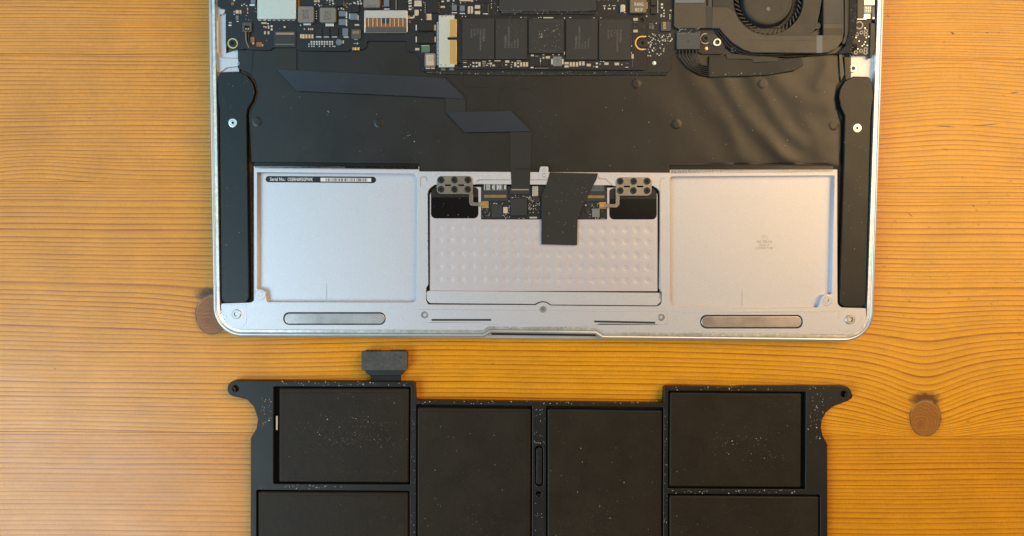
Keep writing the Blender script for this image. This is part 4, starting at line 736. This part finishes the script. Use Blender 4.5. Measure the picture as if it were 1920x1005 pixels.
specks('dust', FR, [(545, 790, 760, 850, 170, .35, .9), (590, 810, 720, 835, 90, .4, 1.1), (640, 770, 745, 800, 50, .4, 1.0), (560, 770, 740, 840, 70, .5, 1.3), (560, 800, 760, 870, 60, .4, 1.0), (620, 880, 765, 888, 40, .4, .8), (700, 745, 745, 752, 14, .4, .9), (530, 735, 760, 900, 50, .3, .7), (1330, 800, 1480, 880, 90, .4, 1.2), (1270, 745, 1490, 905, 80, .3, .8), (870, 960, 950, 1005, 60, .4, .9), (790, 775, 990, 1000, 70, .3, .7), (1035, 780, 1235, 1000, 90, .3, .9), (1090, 940, 1150, 1000, 30, .4, 1.0), (490, 930, 760, 1000, 40, .3, .8), (1260, 935, 1530, 1000, 60, .3, .8)], F + .03, BAT, M['dust_dim'])
specks('dust', FR, [(590, 780, 690, 835, 9, .9, 1.7), (1330, 820, 1440, 860, 9, .9, 1.6), (1050, 800, 1230, 1000, 9, .7, 1.3), (800, 800, 980, 1000, 8, .6, 1.1), (530, 740, 760, 900, 10, .6, 1.2)], F + .03, BAT, M['dust_white'])
specks('dust', FILM, [(612, 206, 620, 216, 3, .8, 1.8), (745, 245, 785, 266, 10, .5, 1.2), (480, 150, 780, 300, 14, .5, 1.1), (1240, 150, 1560, 305, 45, .4, 1.1), (1000, 180, 1240, 320, 16, .4, 1.0), (1020, 330, 1100, 450, 26, .4, .9)], .2, LAP, M['dust_white'])
specks('dust', LBD, [(800, 134, 1250, 140, 60, .4, 1.1), (940, 18, 1120, 27, 46, .4, 1.0), (1270, 52, 1312, 66, 60, .4, 1.1), (1330, 136, 1450, 143, 16, .5, 1.4), (1595, 0, 1606, 100, 50, .4, .9), (1000, 45, 1055, 95, 40, .4, 1.0), (1010, 62, 1018, 74, 14, .6, 1.5), (1035, 55, 1042, 62, 4, .9, 1.8), (870, 40, 1180, 110, 40, .3, .7)], .45, LAP, M['dust_white'])
specks('dust', CASE, [(415, 150, 470, 215, 14, .4, 1.0), (415, 300, 465, 560, 14, .4, 1.1), (1578, 250, 1628, 570, 30, .4, 1.0), (810, 415, 1230, 545, 70, .4, 1.0), (812, 372, 895, 408, 9, .4, 1.2)], -.05, LAP, M['dust_white'])
# grime caught along the lip
specks('grime', CASE, [(917, 613, 1110, 617, 44, .5, 1.4), (660, 617.5, 905, 620.5, 26, .4, 1.1), (1130, 622.5, 1600, 626.5, 40, .4, 1.2), (801, 430, 804.5, 530, 30, .4, 1.2), (1256, 321, 1500, 323.5, 22, .6, 1.6), (405, 200, 411, 560, 30, .4, 1.1), (413, 560, 418, 590, 14, .7, 1.6), (418, 585, 432, 607, 14, .7, 1.8)], -.3, LAP, M['groove_grime'])
specks('stains', CASE, [(479, 458, 491, 470, 9, .5, 1.5), (482, 564, 780, 568, 30, .4, 1.2), (1256, 571, 1534, 576, 26, .4, 1.2), (483, 480, 486, 545, 14, .4, 1.2), (560, 350, 770, 560, 16, .3, .6), (1270, 345, 1550, 560, 18, .3, .6)], -2.62, LAP, M['ink_faint'])
tube('hair', LBD, [(958, 30, .45), (954, 38, .5), (956, 46, .5), (964, 51, .5), (969, 57, .5), (970, 65, .45)], .05, M['dust_dim'], n=4)
rm = random.Random(5)
marks = [(1830, 60, 3, 2, 0), (1851, 61, 4, 3, 0), (1873, 61.5, 2.5, 3, 20), (1786, 62, 9, 3, 30), (1773, 280, 14, 1.4, 12), (1902, 174, 17, 2, -4), (1882, 180, 7, 1, 60), (1665, 30, 8, 1.4, 30), (1770, 79, 7, 1.2, -50), (1800, 144, 4, 1.2, 80), (1707, 403, 12, 1.6, 38), (1825, 386, 9, 1.6, 25), (103, 691.5, 5, 1.6, 10), (168, 222, 5, 2, 0), (253, 320, 4, 1, 70), (1826, 753, 4, 1.6, 50), (1815, 790, 8, 1.4, -20), (1772, 237, 42, 1.6, 4), (1850, 234, 60, 1.5, -5), (924, 682, 5, 2, 0)]
for _ in range(34): marks.append((rm.uniform(1655, 1915), rm.uniform(330, 640), rm.uniform(3, 9), rm.uniform(.7, 1.2), rm.uniform(15, 45)))
bm = bmesh.new()
for x, y, l, w, a in marks:
    c, s = math.cos(math.radians(a)), math.sin(math.radians(a)); vs = []
    for u, v in ((-.5, 0), (-.2, -.5), (.25, -.35), (.5, 0), (.2, .5), (-.25, .4)):
        vs.append(bm.verts.new(TAB.at(x + u * l * c - v * w * s, y + u * l * s + v * w * c, .02)))
    bm.faces.new(vs[::-1])
bmesh.ops.recalc_face_normals(bm, faces=bm.faces)
me = bpy.data.meshes.new('dents'); bm.to_mesh(me); bm.free()
for p in me.polygons:
    if p.normal.z < 0: p.flip()
dn = link('dents', me, M['wood_mark'], TABLE); dn['kind'] = 'stuff'
